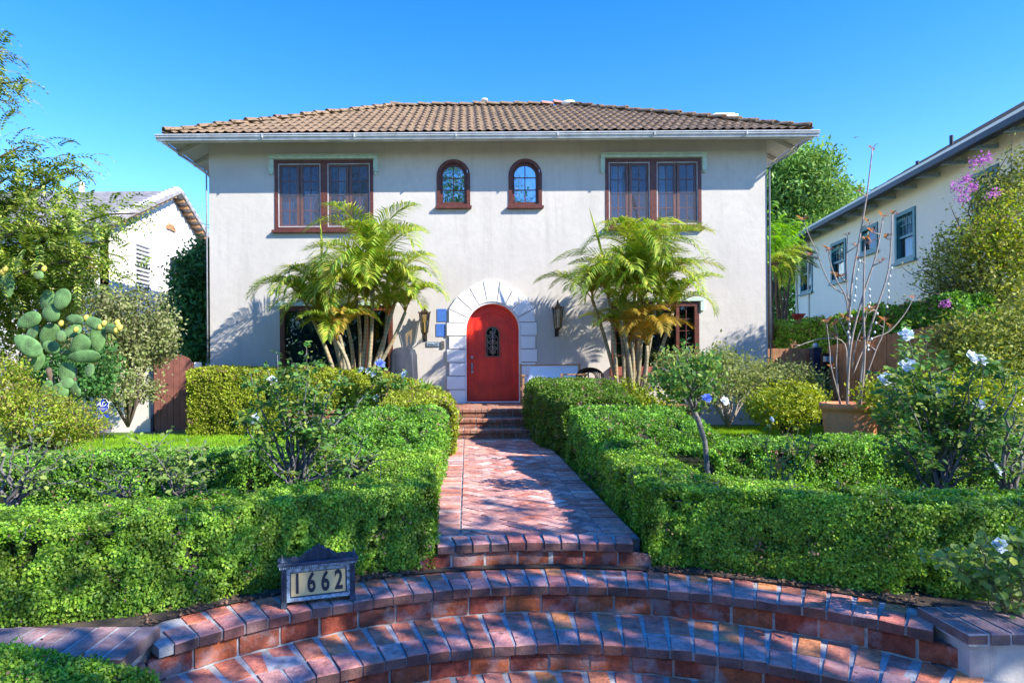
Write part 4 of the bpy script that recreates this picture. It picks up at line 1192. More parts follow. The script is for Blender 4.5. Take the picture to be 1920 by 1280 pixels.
# ------------------------------------------------------------------ areca palms
def frond(Vs, base, az, el0, length, droop, lw, nl=44):
    n = 18; p = np.array(base, float); pts = [p.copy()]; dirs = []
    h = np.array([math.cos(az), math.sin(az), 0])
    for k in range(n):
        t = k/n; el = el0-droop*(t**1.35)
        d = h*math.cos(el)+np.array([0, 0, math.sin(el)]); dirs.append(d); p = p+d*length/n; pts.append(p.copy())
    dirs.append(dirs[-1]); pts = np.array(pts); dirs = np.array(dirs)
    side = np.array([-math.sin(az), math.cos(az), 0])
    out = []
    for k in range(nl):
        t = .16+.84*k/(nl-1); f = t*n; i = min(int(f), n-1); g = f-i
        q = pts[i]*(1-g)+pts[i+1]*g; d = dirs[i]; upv = np.cross(side, d)
        if upv[2] < 0: upv = -upv
        ll = lw*(.35+.65*math.sin(PI*min(1, .12+t*.85)))*random.uniform(.88, 1.08)
        for s in (-1, 1):
            ld = side*s*.80+d*(.55+.5*t)+upv*random.uniform(.25, .55); ld /= np.linalg.norm(ld)
            a = q; b = q+ld*ll*.5; ld2 = ld+np.array([0, 0, -.55-.4*random.random()]); ld2 /= np.linalg.norm(ld2); c = b+ld2*ll*.5
            w = np.cross(ld, upv); w = w/np.linalg.norm(w); wv = w*.012
            out += [a-wv*.4, a+wv*.4, b+wv, b-wv, b-wv, b+wv, c+wv*.1, c-wv*.1]
    Vs.append(np.array(out)); return pts

def palm(name, label, stems, loc, spears, seed, yellow):
    random.seed(seed)
    t = thing(name, label, 'palm', loc)
    for si, (bx_, tx_, Yb, nf, ln) in enumerate(stems):
        b = U(bx_[0], bx_[1], Yb); b2 = Vector((b.x, b.y, .0)); tp = U(tx_[0], tx_[1], Yb+random.uniform(-.05, .05))
        mb = MB(); pts = []
        for k in range(7):
            f = k/6; q = b.lerp(tp, f) + Vector((0,0,0)); q += Vector((.03*math.sin(f*PI), 0, 0)); pts.append(q)
        pts = [b2+(b-b2)*0.0] + pts
        mb.tube(pts, [.045]+[.042-.010*k/6 for k in range(7)], 8)
        # green crownshaft
        mb.build('stem', M['palm_stem'], t, True)
        Vs = []; rach = MB(); azs = random.uniform(0, 6.28)
        for j in range(max(4, round(nf*.88))):
            az = azs+j*2.4+random.uniform(-.3, .3)
            if math.sin(az) > .25: az = az if random.random() < .35 else -az      # few fronds into the wall
            el0 = math.radians(random.uniform(46, 86)); dr = math.radians(random.uniform(88, 150)); L_ = ln*random.uniform(.85, 1.2)
            if math.sin(az) > .3: L_ *= .6
            pts = frond(Vs, tp, az, el0, L_, dr, L_*.34)
            rach.tube([tuple(p) for p in pts[::2]], [.013-.011*k/(len(pts[::2])-1) for k in range(len(pts[::2]))], 4)
        V = np.concatenate(Vs)
        parts = [(V, quads(len(V)), 0)]
        rv_ = np.array(rach.v); rf = [f for f in rach.f]; rq = np.array([f if len(f) == 4 else (f[0], f[1], f[2], f[3]) for f in rf])
        parts.append((rv_, rq, 1))
        mesh_multi('crown', parts, [M['palm_y'] if si in yellow else M['palm'], M['palm_y']], t)
    # unopened spear leaves
    for (x0, y0, x1, y1, Y) in spears:
        a, b = U(x0, y0, Y), U(x1, y1, Y); mb = MB(); m = a.lerp(b, .5)+Vector((.015, 0, 0))
        mb.tube([a, m, b], [.022, .030, .003], 5); mb.build('spear_leaf', M['palm'], t, True)
    return t
palm('areca_palm', 'multi-stemmed areca palm in front of the left ground-floor window',
     [((642,690),(612,606),12.9,7,1.25), ((646,690),(636,628),12.6,6,.95), ((663,685),(648,600),13.0,7,1.45), ((680,694),(686,566),12.8,9,1.65),
      ((691,694),(697,545),12.7,9,1.75), ((712,672),(726,590),13.0,7,1.3), ((676,690),(668,560),13.0,8,1.6), ((640,690),(600,560),13.1,7,1.45), ((700,690),(745,548),13.0,6,1.2), ((625,692),(575,575),12.7,7,1.2), ((655,692),(632,640),12.4,6,1.0), ((708,690),(760,585),12.7,6,1.05), ((690,694),(700,500),12.9,8,1.5)],
     (-2.1, 12.9, 0), [(699,560,692,396,12.8),(655,520,664,440,12.8),(603,490,600,412,12.9)], 5, {1})
palm('areca_palm', 'multi-stemmed areca palm with yellowing fronds in front of the right ground-floor window',
     [((1157,735),(1141,556),12.7,9,1.55), ((1168,735),(1166,630),12.9,6,1.15), ((1175,735),(1172,560),13.1,8,1.5), ((1186,735),(1184,640),12.6,5,.95),
      ((1194,735),(1204,560),12.8,9,1.75), ((1205,735),(1213,648),12.5,6,1.0), ((1200,735),(1230,560),13.1,8,1.55), ((1180,735),(1190,530),12.9,7,1.6), ((1160,735),(1110,560),12.8,7,1.15), ((1208,735),(1262,585),12.8,7,1.2), ((1190,735),(1198,490),13.0,8,1.5), ((1186,735),(1165,600),12.5,6,1.0)],
     (3.3, 12.8, 0), [(1130,480,1104,388,12.8),(1205,520,1220,440,12.8)], 9, {3, 5})

# ------------------------------------------------------------------ roses
def petals(c, r, n=16):
    c = np.array(c); out = []; n = n+8
    ax = np.array([random.gauss(0,.35), -.75, .55]); ax /= np.linalg.norm(ax); e1 = np.cross(ax, [0,0,1.]); e1 /= np.linalg.norm(e1); e2 = np.cross(e1, ax); RR = np.stack([e1, e2, ax])
    for k in range(n):
        a = k*2.4; ring_ = k/n; el = math.radians(80-75*ring_); rr = r*(.35+.65*ring_)
        d = np.array([math.cos(a)*math.cos(el), math.sin(a)*math.cos(el), math.sin(el)])
        w = np.array([-math.sin(a), math.cos(a), 0]); d = d@RR; w = w@RR
        base = c-ax*r*.3; m = base+d*rr*.65; e_ = base+d*rr*1.15
        out += [base, m+w*rr*.55, e_, m-w*rr*.55]
    return np.array(out)

def rose(name, label, base, tips, flowers, mat, cat='rose bush', nleaf=10, L=.05, W=.032, r0=.018, stem='cane', fr=.055, group='rose bushes in the front beds', fmat='petal', sub=3, spread=.16):
    t = thing(name, label, cat, tuple(base), 0, group)
    mb = MB(); Lp, Ln, Lt = [], [], []
    for tip in list(tips)+list(flowers):
        b = Vector(base)+Vector((random.uniform(-.06,.06), random.uniform(-.05,.05), 0)); tip = Vector(tip); n = 8; pts = []
        bow = Vector((random.uniform(-.08,.08), random.uniform(-.1,.1), random.uniform(.0,.12)))*(tip-b).length
        for k in range(n+1):
            f = k/n; p = b.lerp(tip, f)+bow*math.sin(PI*f)
            if 0 < k < n: p += Vector((random.gauss(0,.014), random.gauss(0,.014), random.gauss(0,.010)))
            pts.append(p)
        mb.tube(pts, [max(.003, r0*(1-.85*k/n)*random.uniform(.8,1.1)) for k in range(n+1)], 5)
        for q in range(sub):
            k = random.randint(3, n-1); p = pts[k]; e_ = p+Vector((random.gauss(0,1), random.gauss(0,1), random.uniform(-.1,1.0))).normalized()*random.uniform(.6,1.6)*spread
            mid = p.lerp(e_, .5)+Vector((random.gauss(0,.02),random.gauss(0,.02),.02)); mb.tube([p, mid, e_], [.005, .0035, .002], 4)
            for w in range(nleaf):
                f = random.uniform(.2, 1.05); c = p.lerp(e_, f)
                Lp.append((c.x+random.gauss(0,.03), c.y+random.gauss(0,.03), c.z+random.gauss(0,.025)))
        for k in range(n//2+1, n+1):
            for w in range(nleaf//3+1):
                c = pts[k]; Lp.append((c.x+random.gauss(0,.035), c.y+random.gauss(0,.035), c.z+random.gauss(0,.03)))
    mb.build('stem', M[stem], t, True)
    P = np.array(Lp); N = np.tile([0, -.2, 1.], (len(P), 1)); T = rng.normal(size=P.shape); T[:, 2] = T[:, 2]*.5-.35
    # rounder leaf of two quads
    n = len(P); Nn = unit(N+rng.normal(size=(n,3))*.55); T = unit(T-Nn*np.sum(T*Nn, axis=1, keepdims=True)); B = np.cross(Nn, T)
    s = rng.uniform(.6, 1.25, (n,1)); l = L*s; w = W*s
    V = np.empty((n, 6, 3)); V[:,0] = P; V[:,1] = P+T*l*.3+B*w*.5+Nn*w*.12; V[:,2] = P+T*l*.7+B*w*.42+Nn*w*.12; V[:,3] = P+T*l-Nn*w*.1; V[:,4] = P+T*l*.7-B*w*.42+Nn*w*.12; V[:,5] = P+T*l*.3-B*w*.5+Nn*w*.12
    i = np.arange(n)[:, None]*6
    Q = np.concatenate([i+np.array([[0,1,2,3]]), i+np.array([[0,3,4,5]])])
    np_mesh('foliage', V.reshape(-1,3), Q, M[mat], t)
    for f in flowers:
        fv = petals(f, fr*random.uniform(.85,1.15)); np_mesh('flower', fv, quads(len(fv)), M[fmat], t)
    return t
random.seed(21)
def UU(lst, Y, j=.25): return [U(x, y, Y+random.uniform(-j, j)) for x, y in lst]
rose('rose_bush', 'large grey-stemmed rose bush in the left bed, leafy against the golden hedge', U(555,915,5.75),
     UU([(500,690),(520,665),(560,700),(600,720),(640,705),(690,735),(650,760),(600,760),(480,760),(455,790),(470,840),(620,790),(540,740),(580,690),(700,850),(665,870),(510,720),(560,770),(630,830),(470,700),(610,740),(575,650)], 5.7),
     UU([(477,783),(511,712)], 5.6, .05), 'rose_leaf', nleaf=24, r0=.016, spread=.17)
rose('rose_bush', 'small dried-looking rose bush with pale drooping leaves at the left end of the left bed', U(20,950,5.3),
     UU([(0,800),(60,780),(100,810),(140,870),(90,880),(150,900),(30,830),(-40,860),(60,905),(120,850)], 5.3), [], 'rose_pale', nleaf=10, L=.045, r0=.018)
rose('rose_bush', 'low rose bush with bare crossing twigs in the middle of the left bed', U(235,935,5.6),
     UU([(160,890),(200,880),(180,920),(260,890),(215,870),(150,905),(270,910)], 5.5), [], 'rose_pale', nleaf=2, r0=.012, L=.05, sub=2)
rose('rose_bush', 'pale leafy rose bush between the bare twigs and the big rose, left bed', U(330,930,5.6),
     UU([(260,850),(290,840),(330,850),(370,880),(385,910),(300,880),(250,830),(350,840),(380,860)], 5.5), [], 'rose_pale', nleaf=9, L=.05, r0=.012)
rose('rose_bush', 'thin rose cane leaning over the left hedge near the path', U(655,905,5.6),
     UU([(655,850),(690,815),(710,850),(640,870),(685,870)], 5.5, .1), [], 'rose_leaf', nleaf=3, r0=.012, sub=2)
# standard rose right of the path
st = thing('standard_rose', 'rose grown as a small tree on one bare trunk, right bed, with a blue flower', 'rose tree', tuple(U(1328,900,6.2)), 0, 'rose bushes in the front beds')
mb = MB(); tr_ = [U(1330,915,6.2),U(1326,880,6.2),U(1322,830,6.2),U(1310,790,6.2),U(1300,768,6.2),U(1290,745,6.2)]; mb.tube(tr_, [.030,.027,.024,.027,.024,.017], 8)
cb = tr_[-2]; twigs(mb, cb, UU([(1255,720),(1240,690),(1270,665),(1290,650),(1310,690),(1330,720),(1345,700),(1330,665),(1265,700),(1300,710)], 6.2), .017, .004, .03)
mb.build('trunk', M['cane'], st, True)
foliage('foliage', M['rose_leaf'], [pxell(1285,705,6.2,52,55,.28), pxell(1255,710,6.1,32,30,.2), pxell(1320,700,6.2,35,45,.2)], 105, 12, .04, .05, .034, st, .4, .5)
fv = petals(U(1326,745,5.95), .05, 22); np_mesh('flower', fv, quads(len(fv)), M['blue'], st)
fv = petals(U(1360,750,6.0), .05); np_mesh('flower', fv, quads(len(fv)), M['petal'], st)
rose('rose_bush', 'big tangled rose bush with white blooms at the right of the right bed', U(1762,925,5.6),
     UU([(1640,770),(1660,720),(1700,700),(1740,660),(1790,690),(1830,700),(1870,740),(1690,790),(1650,830),(1720,820),(1800,780),(1850,800),(1890,700),(1760,740),(1670,860),(1700,870),(1860,860),(1720,760),(1780,830),(1640,700),(1700,610),(1690,650),(1890,830)], 5.6, .35),
     UU([(1662,708),(1702,682),(1760,732),(1837,756),(1872,877),(1825,667),(1842,672),(1700,625)], 5.4, .1), 'rose_leaf', nleaf=26, r0=.015, L=.06, W=.036, spread=.2, fr=.065)
rose('rose_bush', 'rose bush with two leaning grey canes at the right edge of the photo', U(1885,925,5.4),
     UU([(1850,790),(1830,840),(1900,780),(1920,830),(1940,760),(1880,860),(1930,880),(1905,720)], 5.3), [], 'rose_leaf', nleaf=8, r0=.02, L=.055, spread=.18)
rose('rose_bush', 'thin rose shoots with small leaves between the standard rose and the terracotta pot', U(1455,935,6.0),
     UU([(1480,800),(1500,815),(1430,860),(1540,820),(1400,900),(1460,860)], 5.9), UU([(1448,785)], 5.9, .02), 'rose_leaf', nleaf=3, r0=.008, sub=2, stem='cane_g', fr=.036)
rose('rose_bush', 'near rose bush with large serrated leaves and one white rose before the right hedge', U(1890,1150,3.75),
     UU([(1760,1050),(1800,1020),(1830,1000),(1850,1060),(1890,1090),(1810,1080),(1920,1030),(1930,1080),(1740,1035),(1860,1110),(1900,1010)], 3.7, .12),
     [U(1876,1020,3.6)], 'rose_pale', nleaf=7, r0=.007, L=.055, W=.042, stem='cane_g', sub=3, spread=.10, fr=.05)
rose('rose_bush', 'white roses and leafy shoots between the golden hedge and the covered grill', U(755,770,11.2),
     UU([(745,720),(760,700),(770,740),(735,710),(790,735),(700,700)], 11.1), UU([(676,692),(690,694),(700,700),(712,760),(757,700),(735,748),(706,745)], 11.1, .1), 'rose_leaf', nleaf=14, L=.08, W=.05, r0=.014, fr=.07)
fl = thing('blue_flower', 'single sky blue flower on a stalk beside the dark grill cover', 'flower', tuple(U(714,700,11.2)))
fv = petals(U(714,680,11.2), .10, 14); np_mesh('bloom', fv, quads(len(fv)), M['blue'], fl)
mb = MB(); mb.tube([U(714,745,11.2), U(716,710,11.2), U(714,682,11.2)], .008, 5); mb.build('stem', M['cane_g'], fl)

# sword-leaved plants by the steps
def swords(name, label, base, n, h, w, mat, lean=.35):
    t = thing(name, label, 'plant', tuple(base)); V = []; F_ = []
    mb = MB()
    for k in range(n):
        a = random.uniform(0, 6.28); hh = h*random.uniform(.6, 1.1); le = random.uniform(.1, lean)*hh; d = Vector((math.cos(a), math.sin(a), 0)); s = Vector((-d.y, d.x, 0))
        b = Vector(base)+d*.03; pts = []
        for q in range(6):
            f = q/5; c = b+d*le*f*f*1.5+Vector((0,0,hh*(f-.25*f*f*(le/hh)))); ww = w*(.5+1.2*f)*(1-f**3)*.8+.002
            pts += [c-s*ww/2+d*ww*.1, c-d*ww*.12, c+s*ww/2+d*ww*.1]
        mb.add(pts, [(q*3+i, q*3+i+1, q*3+i+4, q*3+i+3) for q in range(5) for i in range(2)])
    mb.build('leaf_tuft', M[mat], t, True); return t
swords('canna_plant', 'broad bright green canna leaves left of the porch steps', U(788,775,11.3), 13, .62, .12, 'canna')
swords('iris_plant', 'arching sword leaves spilling over the left side of the porch steps', U(856,800,10.9), 16, .34, .035, 'canna', .8)
swords('weed_tuft', 'small grass tuft at the foot of the hedge beside the path', U(850,826,9.8), 16, .14, .02, 'canna', .9)

# ------------------------------------------------------------------ shrubs right of the path
shrub('leafy_shrub', 'bright leafy low shrub under the right-hand palm', [pxell(1185,755,11.3,55,38,.5), pxell(1225,770,11.2,40,30,.4)], M['shrub'] if False else M['box_gold'], 200, 14, .07, .07, .045, stem_mat='cane_g')
shrub('plumbago_shrub', 'wispy pale shrub with bare white stems in front of the right house corner', [pxell(1330,715,11.6,70,48,.6), pxell(1390,700,11.8,60,38,.5), pxell(1270,690,11.7,40,40,.4), pxell(1345,675,11.8,40,25,.3)], M['shrub'], 620, 12, .075, .06, .03, base=U(1365,800,11.6), stem_mat='plum_stem', ntw=16)
shrub('plumbago_shrub', 'loose grey-green shrub along the house wall behind the round bush', [pxell(1440,710,12.4,50,30,.5), pxell(1490,715,12.4,50,34,.5), pxell(1520,735,12.2,28,25,.4), pxell(1400,720,12.4,40,28,.4)], M['shrub'], 520, 12, .08, .065, .035, stem_mat='plum_stem')
shrub('round_bush', 'rounded yellow-green bush on the right lawn', [pxell(1475,760,10.8,66,36,.55), pxell(1445,765,10.7,36,30,.4), pxell(1505,758,10.9,36,34,.4)], M['box_gold'], 420, 16, .07, .055, .036, shell=.7)
shrub('grass_shrub', 'dense low green bushes behind the big rose on the right', [pxell(1700,740,8.8,90,40,.5), pxell(1800,750,8.8,90,45,.5), pxell(1890,755,8.8,70,45,.5)], M['box_gold'], 560, 14, .07, .05, .034, shell=.6)
shrub('grass_shrub', 'low green bush filling the ground right of the terracotta pot', [pxell(1780,810,8.2,110,30,.4), pxell(1890,815,8.2,70,35,.4)], M['shrub'], 360, 14, .06, .045, .03, shell=.6)

# ------------------------------------------------------------------ plumeria in its pot
pc = U(1593, 790, 9.5); pot = thing('plant_pot', 'large stained terracotta pot on the right lawn holding the plumeria', 'pot', (pc.x, pc.y, -.03))
mb = MB(); mb.lathe([(.30,-.03),(.31,.0),(.36,.55),(.365,.62),(.40,.625),(.405,.71),(.40,.72),(.36,.72),(.35,.66),(.02,.65)], (pc.x,pc.y,0), 32); mb.build('pot_body', M['terracotta'], pot, True)
mb = MB(); mb.lathe([(.01,.655),(.345,.662),(.345,.64)], (pc.x,pc.y,0), 24); mb.build('potting_soil', M['soil'], pot)
plum = thing('plumeria', 'tall bare plumeria with copper young leaf tufts rising from the terracotta pot', 'plumeria', (pc.x, pc.y, .66))
br = [[(1590,770),(1591,669),(1595,551),(1611,450),(1625,368),(1636,278)], [(1610,770),(1619,669),(1642,583),(1666,505),(1673,403)], [(1588,770),(1595,649),(1619,551),(1642,481),(1656,407)],
      [(1592,600),(1591,559),(1556,532),(1529,469),(1505,413)], [(1590,590),(1585,555),(1568,524),(1556,489),(1554,470)], [(1591,620),(1591,575),(1587,512),(1589,442)],
      [(1612,770),(1621,669),(1619,575),(1621,473),(1623,450)], [(1588,700),(1584,645),(1552,634),(1517,641),(1486,653)], [(1580,770),(1558,688),(1556,661),(1550,606)],
      [(1600,700),(1627,641),(1666,622),(1697,587),(1712,559)], [(1605,760),(1642,657),(1654,630),(1658,602)], [(1575,765),(1568,690),(1570,640),(1567,606)], [(1597,690),(1606,640),(1622,600),(1625,583)], [(1595,640),(1575,600),(1583,598)]]
mb = MB(); LP = []
for i, b in enumerate(br):
    Y = 9.5+[0,.12,-.1,.05,-.05,.1,-.12,.15,-.15,.1,.0,.1,-.1,0][i]
    pts = [U(x, y, Y if k else 9.5) for k, (x, y) in enumerate(b)]
    # smooth subdivision
    sp = []
    for k in range(len(pts)-1):
        p0 = pts[max(k-1,0)]; p1 = pts[k]; p2 = pts[k+1]; p3 = pts[min(k+2,len(pts)-1)]
        for q in range(4):
            t = q/4; sp.append(.5*((2*p1)+(-p0+p2)*t+(2*p0-5*p1+4*p2-p3)*t*t+(-p0+3*p1-3*p2+p3)*t**3))
    sp.append(pts[-1]); m = len(sp); r0 = .018 if i in (0,1,2,6) else .011
    mb.tube(sp, [r0*(1-.55*k/m) for k in range(m)], 7)
    LP.append(sp[-1]);
    for k in range(m//3, m-2, max(3, m//6)):
        if random.random() < .55:
            q = sp[k]+Vector((random.uniform(-.13,.13), random.uniform(-.1,.1), random.uniform(.0,.07))); mb.tube([sp[k], q], [.010,.007], 5); LP.append(q)
mb.build('stem', M['plum_stem'], plum, True)
for p in LP:
    out = []
    for k in range(random.randint(4,7)):
        a = k*2.4+random.random(); d = np.array([math.cos(a), math.sin(a), random.uniform(-.3, 1.3)]); d /= np.linalg.norm(d); w = np.cross(d, [0,0,1]); w = w/np.linalg.norm(w); L_ = random.uniform(.06, .13); q = np.array(p); u_ = np.array([0,0,.25*L_])
        out += [q, q+d*L_*.5+w*L_*.2+u_, q+d*L_, q+d*L_*.5-w*L_*.2+u_]
    V = np.array(out); np_mesh('leaf_tuft', V, quads(len(V)), M['plum_leaf'], plum)
sl = thing('string_lights', 'thin string of small white bulbs draped on the plumeria branches', 'string lights', tuple(U(1610,500,9.35)))
M['bulb'] = M_plain('white_bulb', (.8,.8,.78), .4, 0, .02)
mb = MB(); bulbs = []
for pts in ([(1612,487),(1605,520),(1603,552),(1600,570)], [(1672,500),(1665,530),(1666,555),(1660,590)], [(1630,540),(1631,565),(1627,580)], [(1596,590),(1590,620),(1596,640)], [(1645,585),(1640,620),(1628,645),(1628,660)]):
    w_ = [U(x, y, 9.3) for x, y in pts]; mb.tube(w_, .003, 4)
    for k in range(len(w_)-1):
        for t in (0, .5): bulbs.append(w_[k].lerp(w_[k+1], t))
mb.build('wire', M['digit'], sl)
for p in bulbs:
    b = MB(); b.lathe([(.003,.0),(.010,-.008),(.016,-.024),(.010,-.038),(.002,-.042)], tuple(p), 8); b.build('bulb', M['bulb'], sl, True)

# white garden post half hidden by the roses
p = U(1677, 765, 9.9); gp = thing('garden_post', 'short white garden post with pink base behind the rose bush', 'post', (p.x, p.y, .0))
mb = MB(); z0 = .05; mb.lathe([(.07,z0),(.08,z0+.5),(.10,z0+.52),(.10,z0+.85),(.12,z0+.9),(.10,z0+1.0),(.05,z0+1.08),(.01,z0+1.1)], (p.x,p.y,0), 14); mb.build('shaft', M['canvas'], gp, True)
mb = MB(); mb.lathe([(.14,-.03),(.14,z0+.48),(.09,z0+.5)], (p.x,p.y,0), 14); mb.build('base', M_plain('pink_stone', (.55,.28,.28)), gp)

# ------------------------------------------------------------------ left side: cactus, tree, vines
ct = thing('prickly_pear', 'prickly pear cactus with flat green pads and yellow fruit at the left edge', 'cactus', tuple(U(120,760,8.6)))
pads = [(38,360,65,38,90),(235,430,52,45,70),(310,430,58,40,65),(255,500,46,45,0),(145,535,66,38,25),(247,603,62,40,50),(140,660,80,45,-35),(255,668,45,33,-20),(400,655,60,44,40),
        (490,620,75,36,85),(420,715,86,33,3),(335,800,56,40,90),(450,785,36,25,80),(470,548,58,30,-25),(552,575,32,27,0),(305,615,30,25,90),(325,695,28,16,0),(375,530,44,26,-10),(195,310,24,22,0),(330,850,40,28,10),(160,600,50,36,60),(360,590,50,36,20)]
random.seed(4)
pads += [(300,900,55,40,80),(270,960,50,42,100),(230,880,50,36,60),(375,880,45,34,120),(180,740,60,38,70)]
mb = MB(); q0 = U(100,830,8.8); q0.z = -.05; twigs(mb, q0, [U(115,740,8.7), U(90,690,8.7), U(140,690,8.7)], .06, .035, .05, 5, 8); mb.build('woody_base', M['bark'], ct, True)
for i, (x, y, a, b, ang) in enumerate(pads):
    Yp = 8.6+random.uniform(-.25, .25); s = Yp/F/2.667; c = U(x/2.667, 400+y/2.667, Yp); an = math.radians(ang)
    tw = random.uniform(-.45, .45)
    A = Vector((math.cos(an), .2*tw, math.sin(an)))*a*s; B = Vector((-math.sin(an)*math.cos(tw), math.sin(tw), math.cos(an)*math.cos(tw)))*b*s; Cc = A.cross(B).normalized()*.028
    mb = MB(); nu, nv = 20, 12; vs = []; fs = []
    for q in range(nv+1):
        t = PI*q/nv
        for k in range(nu):
            u_ = 2*PI*k/nu; ca_, sa_ = math.cos(u_), math.sin(u_); eg = 1+.14*ca_
            vs.append(c+(A*ca_+B*sa_*eg)*math.sin(t)**.7+Cc*math.cos(t))
    for q in range(nv):
        for k in range(nu):
            l = (k+1) % nu; fs.append((q*nu+k, (q+1)*nu+k, (q+1)*nu+l, q*nu+l))
    mb.add(vs, fs)
    # spine cushions
    for gi_ in range(-4, 5):
        for gj in range(-3, 4):
            fa, fb = (gi_+.5*(gj % 2))/4.8, gj/3.8
            if fa*fa+fb*fb < .8:
                for sgn in (-1, 1):
                    pp = c+A*fa+B*fb+Cc*sgn*math.sqrt(max(0, 1-fa*fa-fb*fb))*1.02
                    mb.mi = 1; mb.ell(pp, (.004,0,0), (0,.004,0), (0,0,.004), 4, 3); mb.mi = 0
    mb.build('pad', [M['cactus'], M['spine']], ct, True)
for x, y in [(520,550),(500,568),(585,545),(590,560),(580,585),(305,550),(380,580),(220,278),(12,293),(25,280),(430,522),(600,572)]:
    c = U(x/2.667, 400+y/2.667, 8.5); mb = MB(); mb.ell(c, (.035,0,0), (0,.035,0), (.01,0,.045), 10, 7); mb.build('fruit', M['fruit'], ct, True)

def compound(Vs, p, d, L_, npair, ll, lw):
    """one pinnate leaf"""
    p = np.array(p, float); d = np.array(d, float); d /= np.linalg.norm(d)
    side = np.cross(d, [0, 0, 1.]); side /= max(np.linalg.norm(side), 1e-6)
    rollv = random.uniform(-.5, .5)
    for k in range(npair):
        t = (k+.6)/npair; dd = d+np.array([0, 0, -1.])*t*t*.6; dd /= np.linalg.norm(dd); q = p+dd*L_*t
        upv = np.cross(side, dd); 
        for s in (-1, 1):
            ld = side*s*.75+dd*.6+upv*(rollv*s)+np.array([0, 0, -.25]); ld /= np.linalg.norm(ld)
            w = np.cross(ld, upv); w /= max(np.linalg.norm(w), 1e-6); l_ = ll*(1-.35*abs(t-.5)*2)*random.uniform(.85,1.15)
            Vs.append([q, q+ld*l_*.4+w*lw*.5, q+ld*l_, q+ld*l_*.4-w*lw*.5])
tl = thing('feathery_tree', 'tree with feathery compound leaves reaching in from the left edge', 'tree', (-8.2, 9.6, 0))
limbs = [[(-120,900),(-110,600),(-90,400),(-100,150)], [(-100,560),(30,480),(130,425),(200,402),(262,400)], [(-90,440),(30,375),(100,335),(150,312)], [(-95,340),(0,295),(45,272)], [(-100,220),(-20,160),(38,152)],
         [(-100,580),(60,505),(160,482),(225,492)], [(-100,520),(80,435),(145,388)], [(-20,430),(50,365),(70,320)], [(-100,600),(40,545),(120,545),(170,522)], [(-100,160),(-40,110),(5,95)], [(-90,480),(20,440),(90,400)], [(60,480),(140,460),(215,450)], [(-100,400),(-10,350),(20,330)]]
mb = MB(); Vs = []
random.seed(12)
for i, lb in enumerate(limbs):
    Yl = 9.3+random.uniform(-.5, .4); pts = [U(x, y, Yl if k else 9.5) for k, (x, y) in enumerate(lb)]
    mb.tube(pts, [(.13 if i == 0 else .035)*(1-.8*k/(len(pts)-1)) for k in range(len(pts))], 6)
    if i == 0: continue
    for k in range(len(pts)-1):
        a, b = pts[k], pts[k+1]; nn = int((b-a).length*(88 if k < len(pts)-2 else 60))
        for q in range(nn):
            f = random.random(); c = a.lerp(b, f); sp = .135*(1-.5*(k+f)/(len(pts)-1))+.05
            c = c+Vector((random.gauss(0,sp), random.gauss(0,sp*1.3), random.gauss(0,sp)))
            dirv = (b-a).normalized()*.8+Vector((random.gauss(0,.6), random.gauss(0,.6), random.gauss(.05,.45)))
            compound(Vs, c, dirv, random.uniform(.26,.42), 8, .095, .032)
mb.build('trunk', M['bark'], tl, True)
V = np.array(Vs).reshape(-1, 3); np_mesh('crown', V, quads(len(V)), M['tree_l'], tl)
shrub('climbing_vine', 'dusty green vine mass covering the side wall left of the red gate', [pxell(250,615,11.6,80,75,.5), pxell(205,690,11.2,60,80,.5), pxell(170,620,11.4,90,90,.6), pxell(290,640,12,40,50,.4), pxell(265,730,11.9,36,22,.2)], M['vine'], 1500, 13, .08, .06, .04, shell=.5, ntw=18, base=U(240,800,11.6))
shrub('climbing_vine', 'bright green climber behind the cactus at the left edge', [pxell(60,560,10.2,90,80,.6), pxell(30,660,10,90,80,.6), pxell(120,500,10.4,80,50,.5)], M['ground_cover'], 900, 13, .08, .06, .035, shell=.4, ntw=12, base=U(40,790,10))
shrub('climbing_vine', 'dark shaded ivy under the cactus pads', [pxell(110,700,9.6,70,50,.4), pxell(170,690,9.7,50,60,.4)], M['dark_tree'], 360, 12, .07, .06, .04, base=U(110,800,9.6))
shrub('ground_shrub', 'yellow-green trailing shrub with dry stems beside the blue sign', [pxell(60,775,8.1,95,48,.4), pxell(135,795,8.6,62,32,.4), pxell(0,730,8.2,60,60,.4)], M['ground_cover'], 1000, 12, .06, .042, .022, shell=.5, ntw=14, base=U(60,850,8.3))
shrub('dry_shrub', 'brown dried brush at the edge of the left lawn', [pxell(95,815,8.9,70,18,.4), pxell(160,802,9.4,40,14,.3), pxell(30,830,8.6,60,18,.3)], M['dry'], 330, 12, .05, .05, .012, shell=.4, ntw=14, base=U(100,840,8.9))
shrub('dark_tree', 'dark green leafy tree between the white neighbour house and the left house corner', [pxell(368,520,16.5,38,45,.9), pxell(360,590,16.3,45,50,1.0), pxell(385,480,16.7,20,25,.6), pxell(375,640,16.2,50,45,1.0)], M['dark_tree'], 1000, 14, .12, .11, .07, cat='tree', ntw=16)

